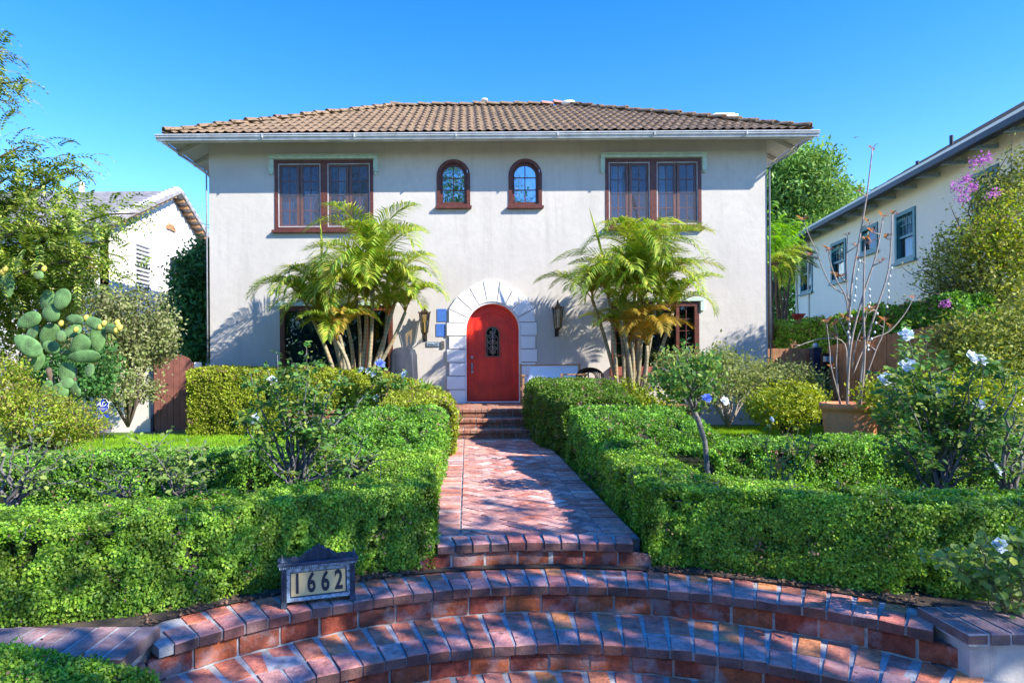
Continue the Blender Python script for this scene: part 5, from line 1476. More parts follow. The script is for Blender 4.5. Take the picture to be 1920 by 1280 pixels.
# side wall and red gate
wl = U(205, 800, 13.2)
gw = thing('side_wall', 'cream stucco wall between the vines and the red gate', 'garden wall', (-6.9, 13.3, 0))
mb = MB(); mb.box(-9.5, U(287,700,13.2).x, 13.2, 13.4, -.1, 2.0, .01); mb.build('stucco', M['wall_cream'], gw)
gw = thing('side_wall', 'short white stub wall between the red gate and the house corner', 'garden wall', (-5.7, 13.4, 0))
mb = MB(); mb.box(U(362,700,13.3).x, WX0-.003, 13.35, 13.5, -.1, U(380,679,13.3).z, .01); mb.build('stucco', M['white'], gw)
a = U(289, 803, 13.2); b = U(362, 803, 13.2); zt_ = U(325, 664, 13.2).z; zsd = U(289, 686, 13.2).z
gate = thing('garden_gate', 'faded dark red plank gate with a curved top left of the golden hedge', 'gate', (a.x, 13.2, -.03))
nb = 6; mb = MB()
for k in range(nb):
    x0_, x1_ = a.x+(b.x-a.x)*k/nb+.004, a.x+(b.x-a.x)*(k+1)/nb-.004
    def tz(x):
        f = (x-a.x)/(b.x-a.x)*2-1; return zsd+(zt_-zsd)*math.sqrt(max(0, 1-f*f*.98))
    pts = [(x0_, .0), (x1_, .0)]+[(x1_+(x0_-x1_)*q/5, tz(x1_+(x0_-x1_)*q/5)) for q in range(6)]
    add_me(mb, plate([pts], 13.2, 13.24))
mb.build('planks', M['gate_red'], gate)
mb = MB(); mb.box(a.x-.06, a.x-.01, 13.17, 13.27, -.05, zsd+.02); mb.build('post', M['navy_metal'], gate)
mb = MB(); mb.box(a.x+.02, b.x-.02, 13.242, 13.28, .35, .47); mb.box(a.x+.02, b.x-.02, 13.242, 13.28, 1.1, 1.22); mb.build('rail', M['gate_red'], gate)

# blue security sign
c = U(193, 760, 10.8); sg = thing('yard_sign', 'blue octagonal security sign with white ADT letters on the left lawn edge', 'sign', (c.x, c.y, -.03))
rz_ = .108; oc = [(c.x+rz_*math.cos(PI/8+k*PI/4)*.98, c.z+rz_*1.18*math.sin(PI/8+k*PI/4)) for k in range(8)]
oi = [(c.x+(x-c.x)*.93, c.z+(z-c.z)*.93) for x, z in oc]
mb = MB(); add_me(mb, plate([oc], c.y, c.y+.008)); sp_ = mb.build('panel_edge', M['sign_white'], sg)
mb = MB(); add_me(mb, plate([oi], c.y-.003, c.y+.0005)); mb.build('panel', M['sign_blue'], sg)
me = text_mesh('ADT', .115, .001, shear=.35, bold=.002); me.transform(Matrix.Translation((c.x+.008, c.y-.006, c.z+.022))); me.materials.append(M['sign_white']); link('lettering', me, sg)
me = text_mesh('SECURITY', .03, .001); me.transform(Matrix.Translation((c.x, c.y-.006, c.z-.055))); me.materials.append(M['sign_white']); link('lettering', me, sg)
mb = MB(); mb.box(c.x-.10, c.x+.09, c.y-.002, c.y+.006, c.z-.225, c.z-.15); mb.build('lower_panel', M['sign_blue'], sg)
mb = MB(); mb.box(c.x-.085, c.x+.03, c.y-.005, c.y-.0025, c.z-.195, c.z-.18); mb.build('lettering', M['sign_white'], sg)
mb = MB(); mb.tube([(c.x, c.y+.02, -.03), (c.x, c.y+.02, c.z+.05)], .007); mb.build('stake', M['pewter'], sg)

# covered grill
g0 = U(728, 735, 12.9); g1 = U(785, 735, 12.9); zt_ = U(755, 652, 12.9).z; cx_ = (g0.x+g1.x)/2; hw = (g1.x-g0.x)/2
gl = thing('covered_grill', 'barbecue under a dark grey fitted cover left of the front door', 'grill', (cx_, 12.9, .48))
mb = MB(); n = 40; prof = [(1.02,.48),(1.0,.62),(.97,.9),(.92,1.1),(.86,zt_-.14),(.74,zt_-.05),(.55,zt_-.01),(.2,zt_+.015),(.0,zt_+.02)]; vs = []; fs = []
for q, (k_, z_) in enumerate(prof):
    for i in range(n):
        a_ = 2*PI*i/n; fold = 1+.05*math.sin(a_*9+z_*3)*(1 if q < 5 else .3)+.02*math.sin(a_*23+z_*7)
        cc, ss_ = math.cos(a_), math.sin(a_); sx_ = math.copysign(abs(cc)**.55, cc); sy_ = math.copysign(abs(ss_)**.55, ss_)
        vs.append((cx_+hw*k_*sx_*fold, 12.95+.28*k_*sy_*fold, z_+.02*math.sin(a_*5)*(q == 5)))
for q in range(len(prof)-1):
    for i in range(n): j = (i+1) % n; fs.append((q*n+i, q*n+j, (q+1)*n+j, (q+1)*n+i))
mb.add(vs, fs); mb.build('cover', M['cover'], gl, True)
mb = MB(); mb.box(cx_-hw*.7, cx_+hw*.7, 12.8, 13.1, .48, .75); mb.build('cart', M['iron'], gl)
p0, p1 = U(806,733,13.5), U(832,722,13.5)
mt = thing('flower_bucket', 'small round-topped green tub against the wall beside the door', 'tub', ((p0.x+p1.x)/2, 13.5, .48))
mb = MB(); mb.lathe([(.12,.48),(.15,.62),(.16,.80),(.13,.86),(.05,.885),(.0,.89)], ((p0.x+p1.x)/2, 13.5, 0), 18); mb.build('tub', M_plain('painted_green_tub', (.28,.36,.12), .6, 0, .35, 20), mt, True)

# canvas bench on the porch
b0 = U(1000,685,13.1); b1 = U(1088,716,13.1)
bn = thing('canvas_bench', 'two-seat folding bench with white canvas and teak frame on the porch', 'bench', ((b0.x+b1.x)/2, 13.0, .48))
X0, X1 = U(979,700,13.0).x, U(1092,700,13.0).x; zt_ = U(1045,684,13.1).z
def canvas_sheet(name, pts4, sag):
    A, B, C_, D_ = [Vector(p) for p in pts4]; mb = MB(); n = 14; vs = []
    nrm = (B-A).cross(D_-A).normalized()
    for j in range(n+1):
        for i in range(n+1):
            u_, v_ = i/n, j/n; p = A.lerp(B, u_).lerp(D_.lerp(C_, u_), v_); vs.append(p-nrm*sag*math.sin(PI*u_)*math.sin(PI*v_)*1.0+nrm*.004*math.sin(u_*21+v_*4))
    fs = [(j*(n+1)+i, j*(n+1)+i+1, (j+1)*(n+1)+i+1, (j+1)*(n+1)+i) for j in range(n) for i in range(n)]
    mb.add(vs, fs); o = mb.build(name, M['canvas'], bn, True); return o
canvas_sheet('backrest', [(X0+.12,13.22,.95),(X1-.04,13.22,.95),(X1-.04,13.34,zt_),(X0+.22,13.34,zt_)], .04)
canvas_sheet('seat', [(X0+.05,12.72,.90),(X1-.05,12.72,.90),(X1-.05,13.2,.88),(X0+.05,13.2,.88)], -.05)
for xx in (X0, X1):
    mb = MB()
    mb.box(xx-.02, xx+.02, 12.70, 12.74, .48, zt_-.22); mb.box(xx-.02, xx+.02, 13.3, 13.34, .48, zt_+.03)
    mb.box(xx-.035, xx+.035, 12.66, 13.32, zt_-.22, zt_-.19)
    mb.build('side_frame', M['teak'], bn)
mb = MB(); mb.tube([(X0,12.72,.89),(X1,12.72,.89)], .016, 6); mb.tube([(X0,13.2,.88),(X1,13.2,.88)], .016, 6); mb.tube([(X0,13.32,zt_),(X1,13.32,zt_)], .014, 6); mb.box(X0+.02, X1-.02, 12.705, 12.735, .6, .64); mb.build('rail', M['teak'], bn)
mb = MB(); ac = U(1052,703,12.7); mb.box(ac.x-.02, ac.x+.02, 12.60, 12.64, .5, ac.z); mb.box(ac.x-.02, ac.x+.52, 12.60, 12.65, ac.z+.001, ac.z+.03); mb.build('armrest', M['teak'], bn)
# hose reel
hc = U(1104, 705, 13.3); hr = thing('garden_hose', 'dark coiled garden hose on an iron rack beside the bench', 'hose', (hc.x, hc.y, .48))
mb = MB()
for k in range(6):
    rr = .11+.022*k; pts = [(hc.x+rr*1.25*math.cos(a_), hc.y+.03*math.sin(3*a_+k)-.02*k, hc.z+rr*.8*math.sin(a_)) for a_ in np.linspace(0, 2*PI, 26)]; mb.tube(pts, .012, 5)
mb.build('hose', M['iron'], hr, True)
mb = MB(); mb.tube([(hc.x,hc.y+.05,.48),(hc.x,hc.y+.05,hc.z+.1)], .015); mb.tube([(hc.x-.15,hc.y,.49),(hc.x+.15,hc.y,.49)], .015); mb.build('rack', M['iron'], hr)

# ------------------------------------------------------------------ house number lamp box
ang = math.atan2(.15, .46); nb_ = thing('house_number_box', 'weathered metal box sign with the number 1662 standing on the brick step', 'house number', (-1.18, 4.03, Z[1]), ang)
Rm = Matrix.Translation((-1.18, 4.03, Z[1])) @ Matrix.Rotation(ang, 4, 'Z') @ Matrix.Rotation(-.035, 4, 'X')
def nbuild(mb, name, mat, smooth=False):
    mb.v = [tuple(Rm @ Vector(p)) for p in mb.v]; return mb.build(name, M[mat], nb_, smooth)
Wd = .46
for xx in (0.0, Wd-.032):
    mb = MB(); mb.box(xx, xx+.032, -.02, .09, 0, .245, .002)
    for k in range(3): mb.box(xx+.005+.009*k, xx+.009+.009*k, -.024, -.0195, .045, .24)
    mb.box(xx-.003, xx+.035, -.025, .093, .0, .03, .002)
    nbuild(mb, 'leg', 'pewter')
mb = MB(); mb.box(.033, Wd-.033, .0, .085, .035, .243); nbuild(mb, 'housing', 'pewter')
mb = MB(); add_frame(mb, .030, Wd-.030, .034, .238, .022, -.012, -.0005); nbuild(mb, 'frame', 'pewter_l')
mb = MB(); add_frame(mb, .053, Wd-.053, .058, .216, .006, -.008, -.0005)
nbuild(mb, 'inner_moulding', 'pewter')
mb = MB(); mb.box(.059, Wd-.059, -.004, -.0005, .064, .210); nbuild(mb, 'number_panel', 'parchment')
for ch, xx in zip('1662', (.098, .185, .272, .357)):
    me = text_mesh(ch, .172, .002, sx=.62, bold=.0045)
    me.transform(Matrix.Translation((xx, -.0065, .137))); me.transform(Rm); me.materials.append(M['digit']); link('digit', me, nb_)
mb = MB(); mb.prism([(-.022,-.045),(Wd+.022,-.045),(Wd+.022,.115),(-.022,.115)], .262, .283, .004, True); mb.prism([(-.012,-.034),(Wd+.012,-.034),(Wd+.012,.10),(-.012,.10)], .246, .2615, .003, True); nbuild(mb, 'cornice', 'pewter')
mb = MB()
for k in range(44): mb.box(-.012+(Wd+.024)*k/44, -.012+(Wd+.024)*(k+.6)/44, -.044, -.0345, .2475, .2605)
nbuild(mb, 'dentils', 'pewter_l')
mb = MB(); yc = -.01
crest = [(.055,.284),(.405,.284),(.40,.305),(.385,.318),(.365,.312),(.355,.30),(.335,.315),(.315,.335),(.29,.352),(.275,.35),(.26,.372),(.245,.366),(.232,.385),(.215,.366),(.20,.372),(.185,.35),(.17,.352),(.145,.335),(.125,.315),(.105,.30),(.095,.312),(.075,.318),(.06,.305)]
add_me(mb, plate([[p for p in crest]], yc, yc+.012))
for cx2, s_ in ((.195,1),(.265,-1)):
    for rr in (.028,.019,.010):
        mb.tube([(cx2+rr*math.cos(a_), yc-.003, .318+rr*math.sin(a_)) for a_ in np.linspace(0, 2*PI, 16)], .0035, 5)
for cx2 in (.075, .385, .15, .31): mb.tube([(cx2+.012*math.cos(a_), yc-.003, .30+.012*math.sin(a_)) for a_ in np.linspace(0, 2*PI, 12)], .003, 5)
for k in range(14): xx = .1+.26*k/13; mb.ell((xx, yc-.002, .292+.004*(k % 2)), (.006,0,0), (0,.004,0), (0,0,.006), 6, 4)
mb.tube([(.13,yc-.003,.30),(.16,yc-.003,.335),(.2,yc-.003,.352),(.23,yc-.003,.372),(.26,yc-.003,.352),(.30,yc-.003,.335),(.33,yc-.003,.30)], .004, 5)
nbuild(mb, 'crest', 'pewter')
for xx in (.005, Wd-.005):
    mb = MB(); mb.lathe([(.022,.283),(.024,.289),(.012,.295),(.010,.305),(.005,.315),(.007,.322),(.001,.33)], (xx, -.01, 0), 10); nbuild(mb, 'finial', 'pewter', True)
# ================================================================== neighbours
# left neighbour: gable end faces right
nl = thing('neighbour_house', 'white stucco house with grey barrel-tile gable roof beyond the left garden', 'house', (-9.5, 17, 0))
NX, Y0, Y1 = -9.5, 17.0, 24.2; YA = (Y0+Y1)/2; ZE, ZR = 5.15, 6.85
mb = MB()
def yz(x, y_px): Y = -9.5*F/(x-PX); return Y, U(x, y_px, Y).z
wy0, wz1 = yz(253, 455); wy1, _ = yz(281, 455); _, wz0 = yz(267, 545)
vy0, vz1 = yz(320, 483); vy1, _ = yz(335, 483); _, vz0 = yz(328, 530)
me = plate([[(Y0,-.1),(Y1,-.1),(Y1,ZE),(YA,ZR-.05),(Y0,ZE)], rect(wy0,wy1,wz0,wz1), rect(vy0,vy1,vz0,vz1)], -.12, .12)
me.transform(Matrix(((0,1,0,NX-.12),(1,0,0,0),(0,0,1,0),(0,0,0,1)))); add_me(mb, me)
mb.box(-24, NX-.001, Y0, Y0+.2, -.1, ZE); mb.box(-24, NX-.001, Y1-.2, Y1, -.1, ZE)
mb.build('wall', M['wall_nbr'], nl)
mb = MB(); 
for k in range(2): mb.box(NX-.35-1.1*k-.35, NX-.35-1.1*k, Y0-.10, Y0-.001, 0, ZE-.2)
mb.build('pilaster', M['wall_nbr2'], nl)
mb = MB(); mb.box(NX-.9, NX-.8, Y0+.3, Y1-.3, 0, 5)
mb.build('interior', M['room'], nl)
ov = .35
mb = MB()
for ya, yb, s in ((Y0-.45, YA, 1), (Y1+.45, YA, -1)):
    n = 16
    for k in range(n):
        f0, f1 = k/n, (k+1)/n; y0_, y1_ = ya+(yb-ya)*f0, ya+(yb-ya)*f1; sl = (ZR-ZE)/(YA-Y0); z0_ = ZE+ (abs(y0_-ya)-.45)*sl; z1_ = ZE+(abs(y1_-ya)-.45)*sl
        mb.add([(-24,y0_,z0_+.13),(NX+ov,y0_,z0_+.13),(NX+ov,y1_,z1_+.09),(-24,y1_,z1_+.09),(-24,y0_,z0_+.02),(NX+ov,y0_,z0_+.02),(NX+ov,y1_,z1_+.02),(-24,y1_,z1_+.02)], [(0,1,2,3),(4,7,6,5),(0,4,5,1),(1,5,6,2)])
rf = mb.build('roof', M['shingle'], nl)
mb = MB()
sl = (ZR-ZE)/(YA-Y0)
for ya, yb in ((Y0-.45, YA), (Y1+.45, YA)):
    a = Vector((NX+ov-.12, ya, ZE-.45*sl+.14)); b = Vector((NX+ov-.12, yb, ZR+.12)); n = 15
    for k in range(n):
        p = a.lerp(b, k/n); q = a.lerp(b, (k+1.08)/n); mb.tube([p+Vector((0,0,.03)), q], [.13, .10], 10)
mb.build('verge_tiles', M['ridge_grey'], rf, True)
for k in range(13):
    for s, ya in ((1, Y0-.3), (-1, Y1+.3)):
        y = ya+s*k*.30; z = ZE-.3*sl+.02+ k*.30*sl - .09
        mb = MB(); mb.box(NX+.002, NX+ov-.05, y-.05, y+.05, z, z+.09); mb.build('rafter', M['teak'], nl)
# barred louvre window, small barred window, gable vent
mb = MB(); add_frame_y = None
mb.box(NX-.02, NX+.04, wy0-.03, wy0+.03, wz0, wz1); mb.box(NX-.02, NX+.04, wy1-.03, wy1+.03, wz0, wz1)
wn = mb.build('window', M['canvas'], nl)
mb = MB()
for k in range(12): z = wz0+(wz1-wz0)*k/11; mb.box(NX-.06, NX+.06, wy0+.03, wy1-.03, z-.012, z+.03)
mb.build('louvre', M['canvas'], wn)
mb = MB()
for k in range(5): y = vy0+(vy1-vy0)*k/4; mb.tube([(NX+.03,y,vz0),(NX+.03,y,vz1)], .012, 4)
mb.tube([(NX+.03,vy0,(vz0+vz1)/2),(NX+.03,vy1,(vz0+vz1)/2)], .012, 4)
wn = mb.build('window', M['iron'], nl)
mb = MB(); mb.add([(NX-.1,vy0,vz0),(NX-.1,vy1,vz0),(NX-.1,vy1,vz1),(NX-.1,vy0,vz1)], [(0,1,2,3)]); mb.build('pane', M['glass_dark'], wn)
cy_, cz_ = yz(321, 420); mb = MB()
for k in range(3): mb.tube([(NX+.01,cy_-.28+.14*k+.14*q,cz_-.15+.12*(q % 2)) for q in range(3)], .05, 5)
mb.box(NX+.001, NX+.05, cy_-.3, cy_+.3, cz_-.2, cz_-.14); mb.build('gable_vent', M['teak'], nl)
mb = MB(); mb.box(NX, NX+.6, Y0+1.0, Y1, 2.55, 2.68); mb.build('lean_to_roof', M['shingle'], nl)
mb = MB(); q = U(135,362,20.0); mb.tube([(q.x,20.5,6.5),(q.x,20.5,7.2)], .09, 8); mb.build('vent_pipe', M['white'], rf)

# right neighbour
ux = Vector((-.151,-.988,0)); vy = Vector((.988,-.151,0)); OA = Vector((8+.153*22, 22, 0))
KS = 1.3; OA = Vector((OA.x*KS, OA.y*KS, 0))      # the house stands about thirty metres off
Mr = Matrix(((ux.x*KS,vy.x*KS,0,OA.x),(ux.y*KS,vy.y*KS,0,OA.y),(0,0,KS,H*(1-KS)),(0,0,0,1)))
nr = thing('neighbour_house', 'cream stucco house with teal windows and dark eaves behind the right hedge', 'house', tuple(OA))
def rb(mb, name, mat, parent=nr, smooth=False):
    mb.v = [tuple(Mr @ Vector(p)) for p in mb.v]; return mb.build(name, M[mat] if isinstance(mat, str) else mat, parent, smooth)
def ru(x): return (22-8/((x-PX)/F-.153))/.988
def rz2(x, y): Y = 8/((x-PX)/F-.153); return U(x, y, Y).z
WR = [(1502.5,1525,479,552,473,546),(1560,1588,456,532,448,524),(1616,1648,429,480,417,468),(1681,1719,403,493,386,485),(1826,1876,330,440,305,400)]
wins = []
for xa, xb, ya, yb, yc_, yd in WR:
    wins.append((ru(xa), ru(xb), (rz2(xa,yb)+rz2(xb,yd))/2, (rz2(xa,ya)+rz2(xb,yc_))/2))
me = plate([rect(0, 12.5, -.1, 5.75)]+[rect(*w) for w in wins], 0, .2)
mb = MB(); add_me(mb, me); mb.box(-.0, .2, .201, 8, -.1, 5.75); mb.box(12.3, 12.5, .201, 8, -.1, 5.75); mb.box(0, 12.5, 8, 8.2, -.1, 5.75); rb(mb, 'wall', 'wall_nbr2')
mb = MB(); mb.box(.3, 12.2, 1.4, 1.5, 0, 5.6); rb(mb, 'interior', 'room')
for i, (a, b, z0, z1) in enumerate(wins):
    mb = MB(); add_frame(mb, a, b, z0, z1, .09, -.03, .12); w = rb(mb, 'window', 'teal')
    mb = MB(); mb.box(a-.06, b+.06, -.08, -.0305, z0-.06, z0+.0); rb(mb, 'sill', 'wall_nbr2' if i == 4 else 'teal', w)
    mb = MB(); zm = (z0+z1)/2
    if i != 2: mb.box(a+.09, b-.09, .02, .09, zm-.03, zm+.03)
    for k in range(1, 4):
        if i == 2: break
        xx = a+.09+(b-a-.18)*k/4; mb.box(xx-.01, xx+.01, .03, .06, zm+.03, z1-.09)
    if i != 2: mb.box(a+.09, b-.09, .032, .058, (zm+z1)/2-.03, (zm+z1)/2-.012)
    else: mb.box(a+.09, b-.09, .03, .06, z0+.09, z0+.11)
    rb(mb, 'sash', 'teal', w)
    mb = MB(); mb.add([(a+.08,.07,z0+.08),(b-.08,.07,z0+.08),(b-.08,.07,z1-.08),(a+.08,.07,z1-.08)], [(0,1,2,3)]); rb(mb, 'pane', 'glass', w)
    mb = MB(); n = 24; vs = []
    zc = z1 if i in (3,4) else z1-.5
    for q in range(n+1):
        xx = a+.1+(b-a-.2)*q/n; vs += [(xx, .15+.02*math.sin(q*1.7), z0+.1), (xx, .15+.02*math.sin(q*1.7), z1-.1)]
    mb.add(vs, [(2*q, 2*q+2, 2*q+3, 2*q+1) for q in range(n)])
    if i in (3, 4): rb(mb, 'curtain', 'curtain', w, True)
# roof with dark gutter and rafter tails
zg = 5.24; mb = MB(); ncs = 14; run = 4.1
for k in range(ncs):
    f0, f1 = k/ncs, (k+1)/ncs; y0_, y1_ = -.5+run*1.12*f0, -.5+run*1.12*f1; pz = .60
    z0_, z1_ = zg+.10+(y0_+.5)*pz, zg+.10+(y1_+.5)*pz; x0_, x1_ = -.5+run*f0*.9, 12.9-run*f0*.0
    mb.add([(x0_,y0_,z0_+.06),(x1_,y0_,z0_+.06),(x1_,y1_,z1_+.02),(x0_,y1_,z1_+.02),(x0_,y0_,z0_),(x1_,y0_,z0_),(x1_,y1_,z1_-.03),(x0_,y1_,z1_-.03)], [(0,1,2,3),(4,7,6,5),(0,4,5,1),(1,5,6,2),(3,7,4,0)])
rfr = rb(mb, 'roof', tile_mat('brown_grey_roof_tile', [(.10,.07,.06),(.17,.12,.10),(.22,.17,.15),(.14,.11,.10)]))
mb = MB(); mb.tube([(12.9-k*.3, -.45+0, zg+.2) for k in range(2)], .05, 6)
a = Vector((12.9,-.5,zg+.2)); b = Vector((12.2,4.09,zg+.12+4.59*.60)); n = 15
for k in range(n): mb.tube([a.lerp(b, k/n)+Vector((0,0,.03)), a.lerp(b, (k+1.05)/n)], [.15,.12], 8)
rb(mb, 'verge_tiles', 'tile_red', rfr, True)
mb = MB(); mb.box(-.6, 13.0, -.62, -.5, zg+.0, zg+.11, .01); rb(mb, 'gutter', 'dark_eave')
mb = MB(); mb.add([(-.5,-.5,zg+.04),(12.9,-.5,zg+.04),(12.9,0,zg+.22),(-.5,0,zg+.22)], [(0,1,2,3)]); rb(mb, 'soffit', 'dark_eave')
for k in range(14):
    mb = MB(); xx = .2+k*.92; mb.box(xx-.035, xx+.035, -.49, -.01, zg+.0, zg+.07); rb(mb, 'rafter', 'pewter_l')
mb = MB(); mb.box(0, 12.6, -.515, -.50, zg-.02, zg+.02); rb(mb, 'fascia', 'dark_eave')
mb = MB(); mb.tube([(1.1,-.03,.2),(1.1,-.03,5.3)], .03, 6); mb.tube([(.03,-.04,.2),(.03,-.04,5.3)], .03, 6); rb(mb, 'downspout', 'wall_nbr2')
mb = MB()
for u_, v_, h_ in ((4.4,1.6,.15),(5.4,1.9,.30)): z = zg+.1+(v_+.5)*.60; mb.tube([(u_,v_,z-.1),(u_,v_,z+h_)], .045, 8)
rb(mb, 'vent_pipe', 'dark_eave', rfr)
mb = MB(); mb.box(-3.2, -.01, .5, .7, -.1, 2.7); rb(mb, 'wing', 'wall_nbr2')
c = U(1497, 597, 26.4); hp = thing('hanging_planter', 'small red planter hanging near the far corner of the right-hand house', 'planter', tuple(c))
mb = MB(); mb.lathe([(.10,-.15),(.24,.14),(.27,.15),(.27,.19),(.02,.19)], tuple(c), 12); mb.build('pot', M_plain('red_planter', (.42,.04,.03)), hp, True)
mb = MB(); mb.tube([c+Vector((0,0,.18)), c+Vector((.0,.25,2.6))], .012, 4); mb.build('hanger', M['iron'], hp)

# cedar fences and gate post
def fence(name, label, p0, p1, z0, za, zb, w=.14, cat='fence', step=None):
    p0, p1 = Vector(p0), Vector(p1); d = (p1-p0); L_ = d.length; dn = d.normalized(); nn = Vector((-dn.y, dn.x, 0)); n = int(L_/w)
    t = thing(name, label, cat, (p0.x, p0.y, z0)); mb = MB()
    for k in range(n):
        a = p0+dn*(k*L_/n+.004); b = p0+dn*((k+1)*L_/n-.004); zt_ = za+(zb-za)*k/n+random.uniform(-.006,.006); o_ = nn*random.uniform(0,.006)
        q = [a+o_, b+o_, b+o_+nn*.022, a+o_+nn*.022]; mb.prism([(v.x, v.y) for v in q], z0, zt_, .003)
    mb.build('boards', M['fence'], t)
    m = MB()
    for zz in (z0+.35, min(za, zb)-.3): c = (p0+p1)/2+nn*.055; m.obox((c.x,c.y,zz), dn*L_/2, nn*.025, (0,0,.045))
    m.build('rail', M['fence'], t); return t
fence('wood_fence', 'flat-topped orange cedar fence joining the house corner to the dark gate post', (6.62,14.5,0), (7.82,14.5,0), -.05, 1.63, 1.63)
fence('wood_fence', 'long shaded cedar fence with rising top under the right-hand hedge', (8.05,14.3,0), (7.95,10.4,0), -.05, 1.68, 1.98, .15)
gp = thing('gate_post', 'dark blue square metal gate post with a ball finial by the cedar fence', 'post', (7.92,14.3,0))
mb = MB(); px_ = U(1531,680,14.2).x; mb.box(px_-.09, px_+.09, 14.15, 14.33, -.05, U(1531,655,14.2).z, .006); mb.box(px_-.11, px_+.11, 14.13, 14.35, U(1531,655,14.2).z+.002, U(1531,655,14.2).z+.04, .006); mb.build('post', M['navy_metal'], gp)
mb = MB(); mb.ell((px_, 14.24, U(1531,650,14.2).z+.02), (.06,0,0), (0,.06,0), (0,0,.075)); mb.build('finial', M['pewter_l'], gp, True)
mg = thing('metal_gate', 'black metal driveway gate leaf with mailbox beside the blue post', 'gate', (8.05,14.1,0))
xa, xb = U(1543,680,13.9).x, U(1556,680,13.9).x
mb = MB(); mb.box(xa, xb, 13.9, 14.0, -.05, U(1550,662,13.9).z, .004); mb.build('leaf', M['iron'], mg)
mb = MB(); mb.box(xa+.0, xb+.0, 13.78, 13.895, U(1550,678,13.9).z, U(1550,668,13.9).z, .006); mb.build('latch_box', M['pewter_l'], mg)

ww = thing('white_wall', 'bright white garden wall glimpsed behind the bougainvillea at the right edge', 'garden wall', (8.9,10.4,0))
mb = MB(); a = U(1858,735,10.2); mb.box(a.x, 13, 10.2, 10.4, -.1, U(1890,640,10.2).z, .01); mb.box(a.x-.05, 13, 10.15, 10.199, U(1890,712,10.2).z, U(1890,706,10.2).z); mb.build('stucco', M['white'], ww)

# bougainvillea
random.seed(33)
bv = thing('bougainvillea', 'huge olive green bougainvillea with a few magenta flowers at the right edge', 'bougainvillea', (9.8, 11.6, 0))
el_ = [pxell(1850,520,11.5,95,110,.8), pxell(1900,420,11.5,70,90,.7), pxell(1800,600,11.7,70,80,.7), pxell(1880,640,11.5,80,80,.8), pxell(1795,500,11.8,50,70,.5), pxell(1930,330,11.4,50,50,.5), pxell(1860,360,11.6,40,40,.4), pxell(1930,560,11.4,80,120,.8)]
foliage('foliage', M['olive_leaf'], el_, 2100, 12, .085, .065, .038, bv, .35)
foliage('foliage', M['ground_cover'], [pxell(1880,400,11.0,50,60,.3), pxell(1850,440,11.0,60,50,.3), pxell(1900,470,11.0,40,60,.3)], 260, 11, .09, .07, .035, bv, .3)
mb = MB(); tips = UU([(1730,480),(1740,540),(1700,530),(1690,500),(1760,430),(1780,380),(1800,350),(1840,300),(1880,280),(1710,590),(1740,600),(1760,470),(1720,560),(1900,260),(1820,420),(1770,520),(1690,560)], 11.4, .3)
twigs(mb, U(1860,650,11.6), tips, .03, .004, .12, 9); twigs(mb, (7.7,11.6,-.1), [U(1860,650,11.6), U(1840,550,11.6), U(1900,600,11.6)], .07, .03, .05)
mb.build('stem', M['bark'], bv, True)
foliage('foliage', M['olive_leaf'], [pxell(1850,650,9.9,75,60,.6), pxell(1900,690,9.8,60,50,.5), pxell(1790,640,10.2,45,45,.4), pxell(1935,620,9.8,50,60,.5)], 800, 12, .10, .065, .038, bv, .35)
# leaves on the outer twigs
P = np.array([tuple(t_.lerp(U(1860,560,11.6), random.random()*.55)+Vector((random.gauss(0,.07),random.gauss(0,.07),random.gauss(0,.07)))) for t_ in tips for _ in range(70)])
V = leaves(P, np.tile([0,-.3,1.], (len(P),1)), .05, .03, bias=.5); np_mesh('foliage', V, quads(len(V)), M['vine'], bv)
for x, y, r1, r2 in ((1832,304,14,11.6),(1852,298,10,7),(1795,350,13,11.6),(1822,350,11,11.6),(1805,372,8,8),(1812,335,5,5),(1772,570,3,4),(1860,365,4,4)):
    foliage('flower_cluster', M['magenta'], [pxell(x,y,10.9,r1*.9,r2*.9,.1)], 12, 6, .035, .04, .034, bv, .2)

# ------------------------------------------------------------------ background trees
def tree(name, label, base, ells, mat, nclump, per, cs, L, W, trunk_r=.22, group=None, limbs_n=9, shell=.45, bias=.6):
    t = thing(name, label, 'tree', base, 0, group)
    foliage('crown', mat, ells, nclump, per, cs, L, W, t, shell, bias)
    mb = MB(); b = Vector(base); c = Vector(ells[0][0]); fork = b.lerp(Vector((c.x,c.y,c.z-ells[0][1][2]*.8)), .75)
    mb.tube([b, b.lerp(fork,.5)+Vector((.08,.05,0)), fork], [trunk_r*1.15, trunk_r*.9, trunk_r*.7], 9)
    twigs(mb, fork, [Vector(random.choice(ells)[0])+Vector((random.gauss(0,.5),random.gauss(0,.5),random.gauss(0,.5)))*ells[0][1][0]*.6 for _ in range(limbs_n)]+[Vector(e[0]) for e in ells], trunk_r*.5, trunk_r*.08, .12, 7, 6)
    mb.build('trunk', M['bark'], t, True); return t
tree('leafy_tree', 'tall bright green tree rising behind the right side of the house', (11.5, 30, 0),
     [pxell(1505,370,30,75,95,2.2), pxell(1470,450,30,60,70,2.0), pxell(1560,410,31,50,55,2.0), pxell(1450,350,30,40,70,1.6), pxell(1530,470,30,70,60,2), pxell(1600,400,31,28,35,1.2), pxell(1490,330,30,40,50,1.5)], M['tree_r'], 3200, 12, .24, .24, .09, .3)
tree('leafy_tree', 'dense dark tree filling the gap behind the fence between the two houses', (17.0, 37, 0),
     [pxell(1480,560,36,60,50,1.8), pxell(1450,520,36,40,60,1.8), pxell(1470,620,36,50,40,1.8)], M['dark_tree'], 1100, 12, .26, .19, .09, .2)
jc = thing('fern_leaved_tree', 'young lime green tree with fern-like leaves beside the house wall', 'tree', (9.6, 19.5, 0))
Vs = []
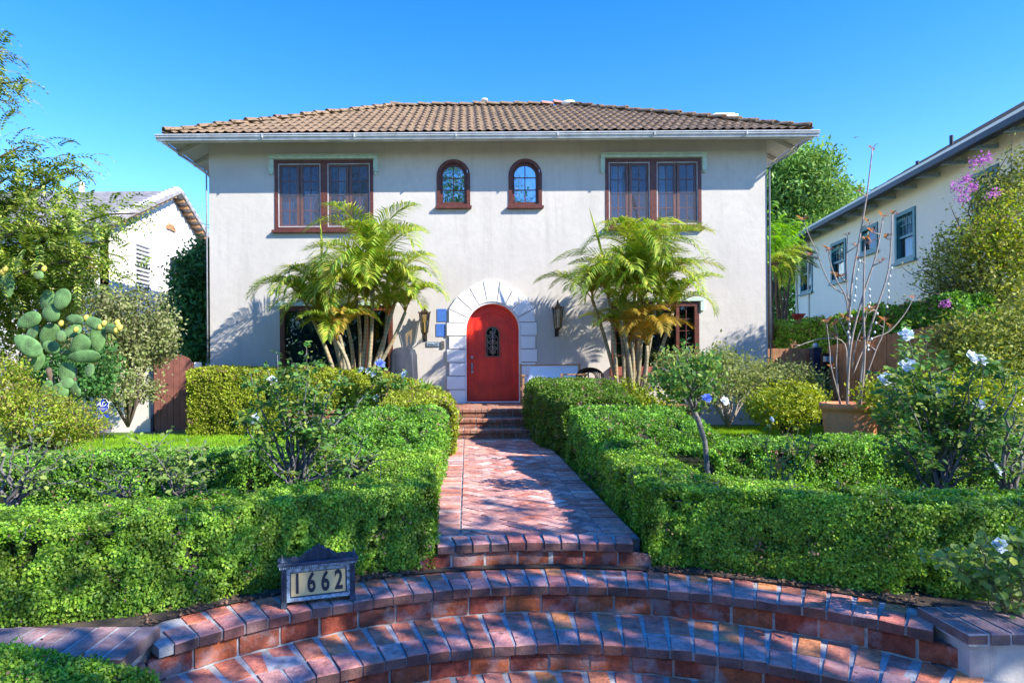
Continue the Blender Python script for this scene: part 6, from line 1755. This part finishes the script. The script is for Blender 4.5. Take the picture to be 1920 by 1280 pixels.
for k in range(230):
    c = U(random.gauss(1462,16), random.gauss(455,26), 18.5+random.uniform(-.6,.6)); d = Vector((random.gauss(0,1),random.gauss(0,1),random.uniform(-.1,.8)))
    compound(Vs, c, d, .42, 11, .085, .035)
V = np.array(Vs).reshape(-1,3); np_mesh('crown', V, quads(len(V)), M['tree_lime'], jc)
mb = MB(); b = Vector(U(1462,640,18.5)); b.z = 0; twigs(mb, b, UU([(1462,450),(1480,440),(1450,470),(1490,460),(1450,430)], 18.5), .06, .012, .06); mb.build('trunk', M['bark'], jc, True)
random.seed(3)
pf = thing('feather_palm', 'palm with drooping feather fronds glimpsed beside the right house wall', 'palm', (8.8, 17.2, 0))
Vs = []; top_ = U(1440,500,17.2); rach = MB()
for k in range(12):
    az = random.uniform(-1.5, .9); pts = frond(Vs, top_, az, math.radians(random.uniform(15,60)), 1.25, math.radians(random.uniform(70,130)), .42, 30); rach.tube([tuple(p) for p in pts[::3]], .012, 4)
V = np.concatenate(Vs); np_mesh('crown', V, quads(len(V)), M['palm'], pf)
rach.tube([(8.6,17.2,0),(8.15,17.2,2),tuple(top_)], [.14,.11,.09], 8); rach.build('stem', M['bark'], pf, True)

# street trees behind the camera: they shade the foreground and show in the window glass
random.seed(8)
def street(name, label, loc, s, ells, n=1500, mat='tree_r', fine=1.0):
    t = tree(name, label, tuple(loc), [(Vector(loc)+Vector(c)*s, tuple(np.array(r)*s)) for c, r in ells], M[mat], n, 13, .22*s, .20*s*fine, .11*s*fine, .28*s, 'street trees behind the camera', shell=.25)
    return t
street('street_tree', 'big leafy street tree that shades the brick steps, behind the camera on the right', (9.0,-2.2,-.76), 1.0,
       [((0,0,7.3),(3.3,2.6,1.9)), ((-2.3,1.6,6.9),(2.2,1.8,1.4)), ((2.4,-.2,7.2),(2.2,2.2,1.5)), ((.4,2.3,7.0),(2.4,1.5,1.3)), ((-4.0,-.3,6.7),(1.7,1.6,1.1)), ((3.4,2.0,7.2),(1.8,1.5,1.2))], 370)
street('street_tree', 'tall street tree across the road, reflected in the upper windows, left one', (-2.5,-20,-.76), 2.3, [((0,0,6.2),(2.8,2.4,2.6)), ((1.8,.5,5.4),(1.8,1.5,1.5)), ((-2,0,5.6),(1.8,1.6,1.5))], 2300, 'dark_tree', .38)
street('street_tree', 'tall street tree across the road, reflected in the upper windows, right one', (8,-25,-.76), 1.8, [((0,0,6.4),(2.6,2.4,2.4)), ((-1.8,.5,5.2),(1.8,1.5,1.6)), ((2,0,5.8),(1.8,1.6,1.5))], 1800, 'dark_tree', .42)

# tree belt on the far side of the road
ells = [(Vector((x, -34+random.uniform(-2,2), random.uniform(3.5,6))), (random.uniform(4,6), 2.5, random.uniform(4,6.5))) for x in range(-60, 75, 7)]
o = foliage('tree_belt', M['dark_tree'], ells, 3800, 10, .6, .7, .45, shell=.3); tag(o, 'dense row of trees across the road, seen only in the window glass', 'trees', kind='stuff')
# power line left
for k, (dy_, lb_) in enumerate(((0, 'upper of two thin power lines behind the left house corner'), (4, 'lower of two thin power lines behind the left house corner'))):
    a = U(350, 414+dy_, 26); b = U(400, 424+dy_*1.2, 26); d = b-a; mb = MB(); mb.tube([a-d*5, a, b, b+d*5], .018, 5); o = mb.build('power_line', M['wire']); tag(o, lb_, 'power line', 'power lines')

# ================================================================== light, sky, camera
S = Vector((1.05, -.65, .85)).normalized()
sun = bpy.data.lights.new('sun', 'SUN'); sun.energy = SUN; sun.angle = math.radians(.5); sun.color = (1.0, .94, .84)
so = bpy.data.objects.new('sun', sun); COL.objects.link(so); so.rotation_euler = S.to_track_quat('Z', 'Y').to_euler()
w = bpy.data.worlds.new('World'); scene.world = w; w.use_nodes = True; t = w.node_tree; t.nodes.clear()
sky = t.nodes.new('ShaderNodeTexSky'); sky.sky_type = 'NISHITA'; sky.sun_disc = False
sky.sun_elevation = math.asin(S.z); sky.sun_rotation = math.atan2(S.x, S.y)
sky.air_density = 1.0; sky.dust_density = .03; sky.ozone_density = 2.0; sky.altitude = 700
hs = t.nodes.new('ShaderNodeHueSaturation'); hs.inputs['Saturation'].default_value = SKYSAT; hs.inputs['Hue'].default_value = SKYHUE
bg = t.nodes.new('ShaderNodeBackground'); bg.inputs[1].default_value = SKY
out = t.nodes.new('ShaderNodeOutputWorld'); t.links.new(sky.outputs[0], hs.inputs['Color']); t.links.new(hs.outputs[0], bg.inputs[0]); t.links.new(bg.outputs[0], out.inputs[0])
cam = bpy.data.cameras.new('camera'); cam.lens = 22.5; cam.sensor_width = 36; cam.shift_x = (960-PX)/1920; cam.shift_y = (PY-640)/1920; cam.clip_end = 2000; cam.clip_start = .05
co = bpy.data.objects.new('camera', cam); COL.objects.link(co); co.location = (0, 0, H); co.rotation_euler = (PI/2, ROLL, 0); scene.camera = co
vs_ = scene.view_settings; vs_.view_transform = 'Standard'; vs_.look = 'None'; vs_.gamma = 1; vs_.use_curve_mapping = False; vs_.exposure = EXPO
